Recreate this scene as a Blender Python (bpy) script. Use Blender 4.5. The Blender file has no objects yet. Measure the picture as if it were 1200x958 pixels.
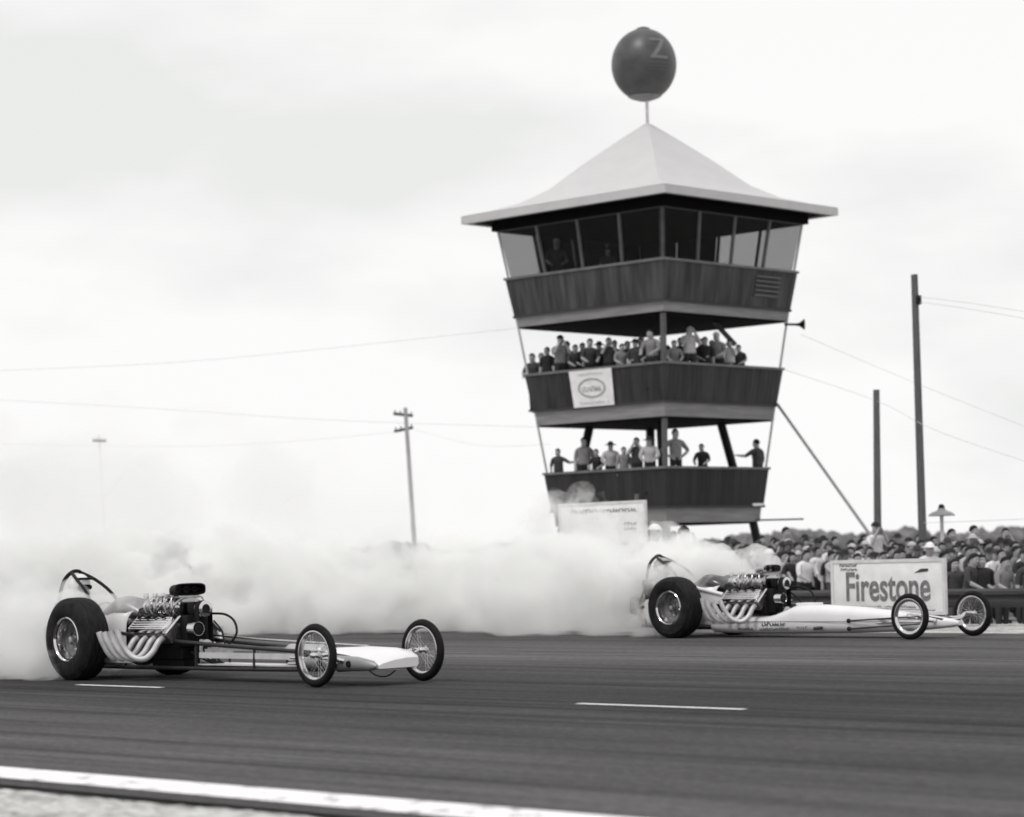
import bpy, bmesh, math, random
from mathutils import Vector, Matrix, noise
random.seed(7)
SC = bpy.context.scene
COL = SC.collection
PI = math.pi

# ------------------------------------------------------------------ camera maths (surveyed from the place: 87 mm lens, eye 1.2 m up)
F, EYE, ROLL, HOR = 2900., 1.2, math.radians(1.5), 655.
CR, SR = math.cos(ROLL), math.sin(ROLL)
def derot(x, y):
    dx, dy = x-600, y-479
    return 600+dx*CR-dy*SR, 479+dx*SR+dy*CR
def at(px, py, D):
    a, b = derot(px, py)
    return Vector(((a-600)*D/F, D, EYE-(b-HOR)*D/F))
def ground(px, py, z=0.):
    a, b = derot(px, py)
    D = (EYE-z)*F/(b-HOR)
    return Vector(((a-600)*D/F, D, z))
HEAD = math.radians(43.3)                       # the strip runs 43 degrees across the view
DU = Vector((math.sin(HEAD), -math.cos(HEAD), 0))   # direction of travel
DN = Vector((math.cos(HEAD), math.sin(HEAD), 0))    # across the strip, away from the camera
STRIP_ROT = math.atan2(DU.y, DU.x)
def T(u, v, z=0.): return DU*u+DN*v+Vector((0, 0, z))
def at_v(px, py, v):
    a, b = derot(px, py)
    rx = (a-600)/F
    D = v/(rx*DN.x+DN.y)
    return Vector((rx*D, D, EYE-(b-HOR)*D/F))

# ------------------------------------------------------------------ materials
MATS = {}
def mat(name, g=.5, rough=.6, metal=0., var=.12, scale=6., bump=0., tint=(1, .985, .995), stretch=(1, 1, 1), spec=.5):
    if name in MATS: return MATS[name]
    m = bpy.data.materials.new(name); m.use_nodes = True
    nt = m.node_tree; b = nt.nodes['Principled BSDF']
    b.inputs['Roughness'].default_value = rough; b.inputs['Metallic'].default_value = metal
    b.inputs['Specular IOR Level'].default_value = spec
    tc = nt.nodes.new('ShaderNodeTexCoord'); mp = nt.nodes.new('ShaderNodeMapping')
    mp.inputs['Scale'].default_value = stretch
    nz = nt.nodes.new('ShaderNodeTexNoise'); nz.inputs['Scale'].default_value = scale; nz.inputs['Detail'].default_value = 6
    cr = nt.nodes.new('ShaderNodeValToRGB')
    lo, hi = g*(1-var), min(.95, g*(1+var))
    cr.color_ramp.elements[0].position = .3; cr.color_ramp.elements[1].position = .7
    cr.color_ramp.elements[0].color = (lo*tint[0], lo*tint[1], lo*tint[2], 1)
    cr.color_ramp.elements[1].color = (hi*tint[0], hi*tint[1], hi*tint[2], 1)
    L = nt.links.new
    L(tc.outputs['Object'], mp.inputs['Vector']); L(mp.outputs[0], nz.inputs['Vector'])
    L(nz.outputs['Fac'], cr.inputs[0]); L(cr.outputs[0], b.inputs['Base Color'])
    if bump:
        bp = nt.nodes.new('ShaderNodeBump'); bp.inputs['Strength'].default_value = bump; bp.inputs['Distance'].default_value = .02
        L(nz.outputs['Fac'], bp.inputs['Height']); L(bp.outputs[0], b.inputs['Normal'])
    MATS[name] = m
    return m
chrome = mat('polished_chrome', .66, .12, 1., .1, 9)
alu = mat('brushed_aluminium', .55, .34, 1., .15, 14)
castm = mat('cast_metal', .14, .5, .8, .35, 25, .2)
dark_iron = mat('dark_iron', .012, .55, .0, .4, 20, spec=.15)
black_paint = mat('black_paint', .009, .5, 0, .2, 8, spec=.15)
rubber = mat('tyre_rubber', .009, .7, 0, .35, 12, .1, spec=.15)
slick_rubber = mat('dusty_slick_rubber', .014, .75, 0, .6, 9, .1, stretch=(1, 4, 1), spec=.15)
white_body = mat('white_body_paint', .74, .3, 0, .05, 3)
pipe_white = mat('white_header_coating', .5, .45, .2, .3, 5)
grey_panel = mat('grey_body_panel', .3, .4, .4, .15, 4)
mag = mat('magnesium', .17, .42, .8, .25, 18)
hose_m = mat('hose_rubber', .008, .6, spec=.15)
steel_tube = mat('painted_steel_tube', .022, .4, 0, .25, 12, spec=.3)
skin_m = mat('skin', .3, .55, 0, .08, 12)
hair_m = mat('dark_hair', .012, .7, 0, .3, 30, spec=.2)
wood_pole = mat('weathered_pole_wood', .09, .85, 0, .3, 5, .3, stretch=(8, 8, .6))
wire_m = mat('wire', .6, .6)
ink = mat('black_sign_ink', .04, .7, 0, .3, 30)
ink_soft = mat('faded_sign_ink', .16, .7, 0, .4, 12)
board_white = mat('white_signboard', .72, .55, 0, .1, 4)
SHIRT = {k: mat('cloth_'+n, g, .85, 0, .15, 9, .15) for k, n, g in (
    ('w', 'white', .7), ('l', 'pale', .42), ('g', 'grey', .2), ('d', 'charcoal', .04), ('b', 'black', .014))}
TROUSER = {k: mat('trousers_'+n, g, .85, 0, .2, 9) for k, n, g in (('d', 'dark', .018), ('g', 'grey', .06), ('l', 'light', .3))}

# ------------------------------------------------------------------ mesh builder
class MB:
    def __init__(s): s.bm = bmesh.new(); s.mi = 0
    def _tag(s, fs):
        for f in fs: f.material_index = s.mi
    def box(s, c, size, rot=None, bevel=0.):
        r = bmesh.ops.create_cube(s.bm, size=1.)
        vs = r['verts']
        M = Matrix.Translation(Vector(c)) @ (rot.to_4x4() if rot is not None else Matrix()) @ Matrix.Diagonal((*size, 1))
        bmesh.ops.transform(s.bm, matrix=M, verts=vs)
        fs = {f for v in vs for f in v.link_faces}; s._tag(fs)
        if bevel:
            es = list({e for v in vs for e in v.link_edges})
            r = bmesh.ops.bevel(s.bm, geom=es, offset=bevel, segments=2, affect='EDGES', profile=.6)
            s._tag(r['faces'])
        return s
    def tube(s, pts, r, n=10, caps=True, smooth=0):
        pts = [Vector(p) for p in pts]
        rr = r if isinstance(r, (list, tuple)) else [r]*len(pts)
        if smooth and len(pts) > 2:
            q, qr = [], []
            for i in range(len(pts)-1):
                p0, p1, p2, p3 = pts[max(i-1, 0)], pts[i], pts[i+1], pts[min(i+2, len(pts)-1)]
                for k in range(smooth):
                    t = k/smooth
                    q.append(.5*((2*p1)+(p2-p0)*t+(2*p0-5*p1+4*p2-p3)*t*t+(3*p1-p0-3*p2+p3)*t**3))
                    qr.append(rr[i]*(1-t)+rr[i+1]*t)
            q.append(pts[-1]); qr.append(rr[-1]); pts, rr = q, qr
        rings = []; up = None
        for i, p in enumerate(pts):
            tg = (pts[min(i+1, len(pts)-1)]-pts[max(i-1, 0)]).normalized()
            if up is None:
                up = Vector((0, 0, 1)) if abs(tg.z) < .9 else Vector((1, 0, 0))
            a = tg.cross(up)
            if a.length < 1e-6: a = tg.orthogonal()
            a.normalize(); b = a.cross(tg).normalized(); up = b
            rings.append([s.bm.verts.new(p+(a*math.cos(2*PI*k/n)+b*math.sin(2*PI*k/n))*rr[i]) for k in range(n)])
        fs = []
        for A, B in zip(rings, rings[1:]):
            for k in range(n): fs.append(s.bm.faces.new((A[k], A[(k+1) % n], B[(k+1) % n], B[k])))
        if caps:
            fs.append(s.bm.faces.new(rings[0][::-1])); fs.append(s.bm.faces.new(rings[-1]))
        s._tag(fs); return s
    def lathe(s, prof, c=(0, 0, 0), axis='y', n=48, closed=False):
        c = Vector(c); rings = []
        for r, h in prof:
            ring = []
            for k in range(n if r > 1e-6 else 1):
                a = 2*PI*k/n
                if axis == 'y': v = Vector((r*math.cos(a), h, r*math.sin(a)))
                elif axis == 'x': v = Vector((h, r*math.cos(a), r*math.sin(a)))
                else: v = Vector((r*math.cos(a), r*math.sin(a), h))
                ring.append(s.bm.verts.new(c+v))
            rings.append(ring)
        pairs = list(zip(rings, rings[1:]))
        if closed: pairs.append((rings[-1], rings[0]))
        fs = []
        for A, B in pairs:
            for k in range(n):
                q = [A[k % len(A)], A[(k+1) % len(A)], B[(k+1) % len(B)], B[k % len(B)]]
                u = []
                for v in q:
                    if v not in u: u.append(v)
                if len(u) > 2: fs.append(s.bm.faces.new(u))
        s._tag(fs); return s
    def poly(s, pts):
        fs = [s.bm.faces.new([s.bm.verts.new(Vector(p)) for p in pts])]; s._tag(fs); return s
    def loft(s, rings, closed=True, caps=True):
        R = [[s.bm.verts.new(Vector(p)) for p in r] for r in rings]; n = len(R[0]); fs = []
        for A, B in zip(R, R[1:]):
            for k in range(n if closed else n-1):
                fs.append(s.bm.faces.new((A[k], A[(k+1) % n], B[(k+1) % n], B[k])))
        if caps and closed: fs += [s.bm.faces.new(R[0][::-1]), s.bm.faces.new(R[-1])]
        s._tag(fs); return s
    def prism(s, quad, off):
        """closed solid: polygon quad and its copy moved by off"""
        off = Vector(off); q = [Vector(p) for p in quad]
        return s.loft([q, [p+off for p in q]])
    def build(s, name, m, parent=None, flat=False, ang=35):
        bmesh.ops.recalc_face_normals(s.bm, faces=s.bm.faces)
        me = bpy.data.meshes.new(name); s.bm.to_mesh(me); s.bm.free()
        if not flat:
            for p in me.polygons: p.use_smooth = True
            me.set_sharp_from_angle(angle=math.radians(ang))
        for x in (m if isinstance(m, (list, tuple)) else [m]): me.materials.append(x)
        o = bpy.data.objects.new(name, me); COL.objects.link(o)
        if parent is not None: o.parent = parent
        return o
def tag(o, label=None, cat=None, group=None, kind=None):
    for k, v in (('label', label), ('category', cat), ('group', group), ('kind', kind)):
        if v: o[k] = v
    return o
def empty(name, loc, rz=0., label=None, cat=None, group=None):
    o = bpy.data.objects.new(name, None); COL.objects.link(o)
    o.location = loc; o.rotation_euler = (0, 0, rz); o.empty_display_size = .2
    return tag(o, label, cat, group)
def copy_tree(o, parent=None):
    c = o.copy(); COL.objects.link(c); c.parent = parent
    for ch in list(o.children): copy_tree(ch, c)
    return c
def text_mesh(body, size, name, m, parent, bold=.0, sx=1.):
    cu = bpy.data.curves.new(name, 'FONT'); cu.body = body; cu.size = size; cu.extrude = .003; cu.offset = bold; cu.align_x = 'CENTER'
    o = bpy.data.objects.new('tmp_text', cu); COL.objects.link(o)
    dg = bpy.context.evaluated_depsgraph_get(); me = bpy.data.meshes.new_from_object(o.evaluated_get(dg))
    COL.objects.unlink(o); bpy.data.objects.remove(o)
    me.name = name; me.materials.clear(); me.materials.append(m)
    o = bpy.data.objects.new(name, me); COL.objects.link(o); o.parent = parent; o.scale = (sx, 1, 1)
    return o
def marks(mb, org, ex, ey, w, h, n, seed, dens=.8):
    """a row of worn, unreadable letters: short strokes of uneven height on the plane ex, ey"""
    rnd = random.Random(seed); org = Vector(org); ex = Vector(ex); ey = Vector(ey); nz = ex.cross(ey)
    st = w/n
    for i in range(n):
        if rnd.random() > dens: continue
        x = i*st
        def q(x0, x1, y0, y1):
            mb.prism([org+ex*x0+ey*y0, org+ex*x1+ey*y0, org+ex*x1+ey*y1, org+ex*x0+ey*y1], nz*.004)
        k = rnd.randrange(3); hh = h*rnd.uniform(.75, 1)
        q(x, x+st*.28, 0, hh)
        if k == 0: q(x+st*.3, x+st*.8, hh*.75, hh)
        elif k == 1: q(x+st*.3, x+st*.75, hh*.4, hh*.62); q(x+st*.55, x+st*.8, 0, hh*.38)
        else: q(x+st*.3, x+st*.8, 0, hh*.24)

# ------------------------------------------------------------------ setting: ground, strip, paint
def ground_mat():
    m = bpy.data.materials.new('pale_gravel_and_dry_grass'); m.use_nodes = True; nt = m.node_tree; L = nt.links.new
    b = nt.nodes['Principled BSDF']; b.inputs['Roughness'].default_value = .95
    tc = nt.nodes.new('ShaderNodeTexCoord')
    def nz(s, d=8, st=(1, 1, 1)):
        mp = nt.nodes.new('ShaderNodeMapping'); mp.inputs['Scale'].default_value = st
        n = nt.nodes.new('ShaderNodeTexNoise'); n.inputs['Scale'].default_value = s; n.inputs['Detail'].default_value = d; n.inputs['Roughness'].default_value = .65
        L(tc.outputs['Object'], mp.inputs[0]); L(mp.outputs[0], n.inputs['Vector']); return n
    a, c = nz(1.6, 8, (.45, 1.3, 1)), nz(14, 6, (.5, 1.2, 1))
    mx = nt.nodes.new('ShaderNodeMix'); mx.data_type = 'FLOAT'; mx.inputs[0].default_value = .5
    L(a.outputs['Fac'], mx.inputs[2]); L(c.outputs['Fac'], mx.inputs[3])
    cr = nt.nodes.new('ShaderNodeValToRGB'); e = cr.color_ramp.elements
    e[0].position = .4; e[0].color = (.14, .135, .13, 1); e[1].position = .56; e[1].color = (.56, .56, .545, 1)
    L(mx.outputs[0], cr.inputs[0]); L(cr.outputs[0], b.inputs['Base Color'])
    bp = nt.nodes.new('ShaderNodeBump'); bp.inputs['Strength'].default_value = .7; bp.inputs['Distance'].default_value = .03
    L(c.outputs['Fac'], bp.inputs['Height']); L(bp.outputs[0], b.inputs['Normal'])
    return m
def asphalt_mat():
    m = bpy.data.materials.new('rubbered_asphalt'); m.use_nodes = True; nt = m.node_tree; L = nt.links.new
    b = nt.nodes['Principled BSDF']; b.inputs['Roughness'].default_value = .9; b.inputs['Specular IOR Level'].default_value = .06
    tc = nt.nodes.new('ShaderNodeTexCoord')
    def nz(st, s, d=5, r=.55):
        mp = nt.nodes.new('ShaderNodeMapping'); mp.inputs['Scale'].default_value = st
        n = nt.nodes.new('ShaderNodeTexNoise'); n.inputs['Scale'].default_value = s; n.inputs['Detail'].default_value = d; n.inputs['Roughness'].default_value = r
        L(tc.outputs['Object'], mp.inputs[0]); L(mp.outputs[0], n.inputs['Vector']); return n.outputs['Fac']
    streak = nz((.012, 1, 1), 2.6, 7, .7); streak2 = nz((.03, 1, 1), 9, 4, .6); blot = nz((.15, .6, 1), 1.1); grain = nz((.35, 1, 1), 26, 3, .85)
    sp = nt.nodes.new('ShaderNodeSeparateXYZ'); L(tc.outputs['Object'], sp.inputs[0])
    # tyre rubber laid down in the two lanes: value against distance across the strip
    mr = nt.nodes.new('ShaderNodeMapRange'); mr.inputs[1].default_value = 7; mr.inputs[2].default_value = 29
    L(sp.outputs[1], mr.inputs[0])
    lane = nt.nodes.new('ShaderNodeValToRGB'); el = lane.color_ramp.elements; LG = 1.12
    pts = [(7, .085), (9.6, .074), (11.2, .056), (13.2, .045), (15.3, .036), (17.5, .044), (19.2, .06), (20.6, .084), (22.6, .088), (24.6, .07), (26.4, .066), (28.4, .1)]
    while len(el) < len(pts): el.new(.5)
    for e, (v, g) in zip(el, pts): e.position = (v-7)/22; e.color = (g*LG, g*.975*LG, g*.985*LG, 1)
    L(mr.outputs[0], lane.inputs[0])
    def mul(col, fac, lo, hi):
        r = nt.nodes.new('ShaderNodeMapRange'); r.inputs[1].default_value = .28; r.inputs[2].default_value = .72; r.inputs[3].default_value = lo; r.inputs[4].default_value = hi
        L(fac, r.inputs[0])
        v = nt.nodes.new('ShaderNodeVectorMath'); v.operation = 'SCALE'; L(col, v.inputs[0]); L(r.outputs[0], v.inputs['Scale']); return v.outputs[0]
    c = mul(lane.outputs[0], streak, .62, 1.42); c = mul(c, streak2, .72, 1.3); c = mul(c, blot, .7, 1.28); c = mul(c, grain, .5, 1.5)
    # pale aggregate showing through the rubber, and dark skid stripes
    chip = nz((.5, 1, 1), 55, 2, .9); ch = nt.nodes.new('ShaderNodeMapRange'); ch.inputs[1].default_value = .62; ch.inputs[2].default_value = .74; ch.inputs[4].default_value = .13
    L(chip, ch.inputs[0])
    ad = nt.nodes.new('ShaderNodeVectorMath'); ad.operation = 'ADD'; L(c, ad.inputs[0]); L(ch.outputs[0], ad.inputs[1]); c = ad.outputs[0]
    skid = nz((.004, 1, 1), 5.5, 3, .5); sk_ = nt.nodes.new('ShaderNodeMapRange'); sk_.inputs[1].default_value = .56; sk_.inputs[2].default_value = .68; sk_.inputs[3].default_value = 1; sk_.inputs[4].default_value = .68
    L(skid, sk_.inputs[0]); sv_ = nt.nodes.new('ShaderNodeVectorMath'); sv_.operation = 'SCALE'; L(c, sv_.inputs[0]); L(sk_.outputs[0], sv_.inputs['Scale']); c = sv_.outputs[0]
    L(c, b.inputs['Base Color'])
    bp = nt.nodes.new('ShaderNodeBump'); bp.inputs['Strength'].default_value = .35; bp.inputs['Distance'].default_value = .006
    L(grain, bp.inputs['Height']); L(bp.outputs[0], b.inputs['Normal'])
    return m
def paint_mat():
    m = mat('worn_white_road_paint', .78, .7, 0, .05, 3)
    nt = m.node_tree; cr = [n for n in nt.nodes if n.type == 'VALTORGB'][0]; nz = [n for n in nt.nodes if n.type == 'TEX_NOISE'][0]
    nz.inputs['Scale'].default_value = 5; nz.inputs['Detail'].default_value = 9; nz.inputs['Roughness'].default_value = .72
    e = cr.color_ramp.elements; e[0].position = .37; e[0].color = (.16, .158, .158, 1); e[1].position = .46
    return m
def sheet(name, u0, u1, v0, v1, z, m, nu=1, nv=1, hf=None, kind='structure'):
    mb = MB(); vs = [[mb.bm.verts.new((u0+(u1-u0)*i/nu, v0+(v1-v0)*j/nv, 0)) for j in range(nv+1)] for i in range(nu+1)]
    for i in range(nu):
        for j in range(nv): mb.bm.faces.new((vs[i][j], vs[i+1][j], vs[i+1][j+1], vs[i][j+1]))
    if hf:
        for v in mb.bm.verts: v.co.z = hf(v.co.x, v.co.y)
    o = mb.build(name, m, flat=hf is None); o.location = (0, 0, z); o.rotation_euler = (0, 0, STRIP_ROT)
    return tag(o, kind=kind)
# one ground sheet with a shallow ditch beyond the guardrail
def gz_at(v):
    a = max(0., min(1., (v-32)/4))-max(0., min(1., (v-43.5)/4))
    return -.02-.44*a
def ground_sheet():
    mb = MB(); us = [-3000, -300, -60, -40, -20, 0, 20, 60, 300, 3000]; vs = [-3000, -300, -20, 0, 3, 7, 29, 32, 33, 34, 35, 36, 43.5, 44.5, 45.5, 46.5, 47.5, 60, 300, 4000]
    h = gz_at
    g = [[mb.bm.verts.new((u, v, h(v))) for v in vs] for u in us]
    for i in range(len(us)-1):
        for j in range(len(vs)-1): mb.bm.faces.new((g[i][j], g[i+1][j], g[i+1][j+1], g[i][j+1]))
    o = mb.build('ground', ground_mat()); o.rotation_euler = (0, 0, STRIP_ROT); tag(o, kind='structure')
ground_sheet()
ASPH = asphalt_mat()
ro = sheet('road', -600, 400, 7.45, 28.15, 0, ASPH)
# thickness of the asphalt edge
PAINT = paint_mat()
el_ = sheet('edge_line', -600, 400, 7.68, 8.12, .004, PAINT)
for a, b in (((678, 825), (872, 832)), ((90, 803), (190, 806.3))):
    p, q = ground(*a), ground(*b)
    u0, u1 = p.dot(DU), q.dot(DU); vm = (p.dot(DN)+q.dot(DN))/2
    sheet('lane_line', u0, u1, vm-.045, vm+.045, .004, PAINT)
seam = sheet('joint_line', -600, 400, 21.37, 21.45, .004, mat('worn_joint_filler', .15, .8, 0, .5, 1.2, stretch=(.3, 6, 1)))
# dark uneven strip between the white line and the gravel
sheet('edge_strip', -60, 40, 7.3, 7.6, -.012, mat('dark_edge_strip', .035, .9, 0, .5, 9), 400, 6, lambda u, v: -.004+.008*noise.noise(Vector((u*3, v*9, 0))))
# gravel verge nearest the camera, real relief
def verge_h(u, v):
    e = min(1, max(0, (7.36+.05*noise.noise(Vector((u*2.2, 0, 5)))-v)/.12))
    return -.03+e*(.04+.014*noise.noise(Vector((u*1.1, v*2.2, 1)))+.01*noise.noise(Vector((u*5, v*8, 2)))+.012*noise.noise(Vector((u*17, v*21, 7))))
sheet('gravel_verge', -20, -4, 5.2, 7.5, 0, ground_mat(), 420, 90, verge_h)

# ------------------------------------------------------------------ sky, sun
W = bpy.data.worlds.new('World'); SC.world = W; W.use_nodes = True
nt = W.node_tree; L = nt.links.new; bg = nt.nodes['Background']; bg.inputs['Strength'].default_value = .1
sky = nt.nodes.new('ShaderNodeTexSky'); sky.sky_type = 'NISHITA'; sky.sun_disc = False
SUN_EL, SUN_AZ = math.radians(58), math.radians(212)     # azimuth from +Y towards +X: behind and left of the camera
sky.sun_elevation = SUN_EL; sky.sun_rotation = SUN_AZ
bw = nt.nodes.new('ShaderNodeRGBToBW'); L(sky.outputs[0], bw.inputs[0])
tc = nt.nodes.new('ShaderNodeTexCoord')
mp = nt.nodes.new('ShaderNodeMapping'); mp.inputs['Scale'].default_value = (1, 1, 2.6); mp.inputs['Location'].default_value = (.3, .1, .55); mp.inputs['Rotation'].default_value = (0, math.radians(-14), 0)
L(tc.outputs['Generated'], mp.inputs[0])
cn = nt.nodes.new('ShaderNodeTexNoise'); cn.inputs['Scale'].default_value = 3.6; cn.inputs['Detail'].default_value = 5; cn.inputs['Roughness'].default_value = .5
L(mp.outputs[0], cn.inputs['Vector'])
cr = nt.nodes.new('ShaderNodeValToRGB'); e = cr.color_ramp.elements
e[0].position = .36; e[0].color = (.84, .855, .84, 1); e[1].position = .5; e[1].color = (.99, .985, .98, 1)
L(cn.outputs['Fac'], cr.inputs[0])
sc = nt.nodes.new('ShaderNodeVectorMath'); sc.operation = 'SCALE'; sc.inputs['Scale'].default_value = 10.2; L(cr.outputs[0], sc.inputs[0])
mx = nt.nodes.new('ShaderNodeMix'); mx.data_type = 'RGBA'; mx.inputs[0].default_value = .94
L(bw.outputs[0], mx.inputs[6]); L(sc.outputs[0], mx.inputs[7]); L(mx.outputs[2], bg.inputs['Color'])
sd = bpy.data.lights.new('sun', 'SUN'); sd.energy = 1.5; sd.angle = math.radians(12); sd.color = (1, .985, .96)
so = bpy.data.objects.new('sun', sd); COL.objects.link(so)
sv = Vector((math.sin(SUN_AZ)*math.cos(SUN_EL), math.cos(SUN_AZ)*math.cos(SUN_EL), math.sin(SUN_EL)))
so.rotation_euler = sv.to_track_quat('Z', 'Y').to_euler(); so.location = (0, 0, 40)

# ------------------------------------------------------------------ people
def body_mesh(name, J, bones, mats_of, waist=None, eyes=()):
    """one continuous skinned body; J: joint -> (x, y, z, r); bones: list of (a, b, material index)"""
    names = list(J); idx = {k: i for i, k in enumerate(names)}
    me = bpy.data.meshes.new('tmp'); me.from_pydata([J[k][:3] for k in names], [(idx[a], idx[b]) for a, b, _ in bones], [])
    o = bpy.data.objects.new('tmp', me); COL.objects.link(o)
    sk = o.modifiers.new('s', 'SKIN'); sk.use_smooth_shade = True
    lay = me.skin_vertices[0].data if me.skin_vertices else None
    if lay is None:
        me.attributes  # noqa
    for k in names:
        r = J[k][3]; r = r if isinstance(r, tuple) else (r, r)
        lay[idx[k]].radius = r
    lay[idx['pelvis']].use_root = True
    sb = o.modifiers.new('d', 'SUBSURF'); sb.levels = 2; sb.render_levels = 2
    dg = bpy.context.evaluated_depsgraph_get(); out = bpy.data.meshes.new_from_object(o.evaluated_get(dg))
    COL.objects.unlink(o); bpy.data.objects.remove(o)
    out.name = name; out.materials.clear()
    for m in mats_of: out.materials.append(m)
    seg = [(Vector(J[a][:3]), Vector(J[b][:3]), mi, (J[a][3] if not isinstance(J[a][3], tuple) else max(J[a][3]))) for a, b, mi in bones]
    for p in out.polygons:
        c = p.center; best = (9, 0)
        for a, b, mi, r in seg:
            ab = b-a; t = max(0, min(1, (c-a).dot(ab)/max(ab.length_squared, 1e-9)))
            dd = (c-(a+ab*t)).length-r*.5
            if dd < best[0]: best = (dd, mi)
        mi = best[1]
        if waist is not None and mi in (1, 2) and abs(c.x) < .2 and abs(c.z-waist) < .25: mi = 1 if c.z > waist else 2
        for e, r in eyes:
            if (c-e).length < r: mi = 4
        p.material_index = mi; p.use_smooth = True
    return out
def make_joints(armR, armL, lean=0., sit=False, turn=0.):
    """a 1.75 m figure facing -Y (towards the strip); arms as (elbow, wrist) points; leg pose standing"""
    def ln(p):                                   # forward lean about the hips
        x, y, z = p
        if z > .95:
            a = lean; dz = z-.95
            return (x, y-math.sin(a)*dz, .95+math.cos(a)*dz)
        return p
    J = {}
    def put(k, p, r): J[k] = (*ln(p), r)
    put('pelvis', (0, 0, .95), (.18, .13)); put('waist', (0, 0, 1.1), (.175, .125)); put('chest', (0, -.01, 1.3), (.2, .14)); put('collar', (0, 0, 1.41), (.14, .1))
    put('neck', (0, -.005, 1.48), .066); put('jaw', (0, -.022, 1.56), (.076, .086)); put('head', (0, -.01, 1.645), (.092, .112)); put('top', (0, 0, 1.73), (.07, .082))
    put('nose', (0, -.13, 1.605), .015)
    for sgn, k, arm in ((-1, 'R', armR), (1, 'L', armL)):
        put('sh'+k, (sgn*.2, 0, 1.38), .078)
        put('el'+k, (sgn*arm[0][0], arm[0][1], arm[0][2]), .056); put('wr'+k, (sgn*arm[1][0], arm[1][1], arm[1][2]), .036)
        e, w = Vector((sgn*arm[0][0], arm[0][1], arm[0][2])), Vector((sgn*arm[1][0], arm[1][1], arm[1][2]))
        dd = (w-e).normalized(); h = w+dd*.09; sd_ = dd.cross(Vector((0, 0, 1)));
        if sd_.length < .1: sd_ = Vector((1, 0, 0))
        sd_.normalize()
        put('pa'+k, tuple(h), (.04, .02))
        put('th'+k, tuple(w+dd*.07+sd_*.055*sgn), .011)
        for q in range(4):
            put('f%d%s' % (q, k), tuple(h+dd*(.08-.008*abs(q-1.3))+sd_*(.036-.024*q)*sgn), .0095)
        put('hp'+k, (sgn*.095, 0, .88), .095); put('kn'+k, (sgn*.11, -.02, .5), .062); put('an'+k, (sgn*.12, .02, .09), .045); put('to'+k, (sgn*.135, -.16, .04), .035)
    B = [('pelvis', 'waist', 1), ('waist', 'chest', 1), ('chest', 'collar', 1), ('collar', 'neck', 0), ('neck', 'jaw', 0), ('jaw', 'head', 0), ('head', 'top', 0), ('jaw', 'nose', 0)]
    for k in 'RL':
        B += [('collar', 'sh'+k, 1), ('sh'+k, 'el'+k, 1), ('el'+k, 'wr'+k, 0), ('wr'+k, 'pa'+k, 0), ('wr'+k, 'th'+k, 0)]
        B += [('pa'+k, 'f%d%s' % (q, k), 0) for q in range(4)]
        B += [('pelvis', 'hp'+k, 2), ('hp'+k, 'kn'+k, 2), ('kn'+k, 'an'+k, 2), ('an'+k, 'to'+k, 3)]
    return J, B, ln
POSE = {
    'down': (((.24, .02, 1.13), (.25, -.05, .88)), ((.24, .02, 1.13), (.25, -.05, .88)), .0),
    'rail': (((.27, -.14, 1.16), (.2, -.36, 1.06)), ((.27, -.12, 1.16), (.18, -.36, 1.06)), .2),
    'cam': (((.25, -.2, 1.22), (.1, -.2, 1.5)), ((.25, -.2, 1.22), (.1, -.2, 1.5)), .04),
    'hips': (((.4, .06, 1.17), (.2, -.02, 1.02)), ((.4, .06, 1.17), (.2, -.02, 1.02)), .0),
    'reach': (((.26, -.02, 1.15), (.24, -.1, .93)), ((.42, -.06, 1.25), (.64, -.14, 1.27)), .05),
}
PROTO = {}
for pk, (aR, aL, lean) in POSE.items():
    J, B, ln = make_joints(aR, aL, lean)
    me = body_mesh('person_body', J, B, [skin_m, SHIRT['l'], TROUSER['d'], black_paint, mat('eye_and_lip_tone', .035, .6)], .99,
                   [(Vector(ln((sx*.036, -.108, 1.65))), .015) for sx in (-1, 1)])
    PROTO[pk] = (me, ln)
def head_piece(kind, ln, name):
    mb = MB(); c = Vector((0, 0, 1.66))
    def dome(rx, ry, rz, front, back, c=c):
        rings = []
        for i in range(7):
            ring = []
            for k in range(20):
                a = 2*PI*k/20; w_ = (1+math.sin(a))/2        # 0 at the forehead, 1 at the nape
                t = .03+(i/6)*(front+(back-front)*w_**.8)
                wob = 1+.05*noise.noise(Vector((math.cos(a)*3, math.sin(a)*3, i*1.3)))
                ring.append(Vector(ln((c.x+rx*wob*math.sin(t)*math.cos(a), c.y+ry*wob*math.sin(t)*math.sin(a), c.z+rz*math.cos(t)))))
            rings.append(ring)
        return rings
    if kind == 'hair':
        mb.loft(dome(.094, .116, .11, 1.05, 2.0, Vector((0, .002, 1.65)))[::-1], caps=True)
    else:
        mb.loft(dome(.1, .122, .11, 1.5, 1.5, Vector((0, 0, 1.672)))[::-1], caps=True)
        br = .2 if kind == 'hat' else .0
        if br:
            ring = lambda r, z: [Vector(ln((r*.92*math.cos(2*PI*k/20), r*math.sin(2*PI*k/20), z))) for k in range(20)]
            mb.loft([ring(.09, 1.668), ring(br, 1.655), ring(br, 1.667), ring(.09, 1.69)], caps=False)
        else:
            mb.loft([[Vector(ln((x, y, z))) for x, y in ((-.075, -.09), (.075, -.09), (.06, -.18), (-.06, -.18))] for z in (1.672, 1.682)])
    return mb
HEADS = {}
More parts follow.
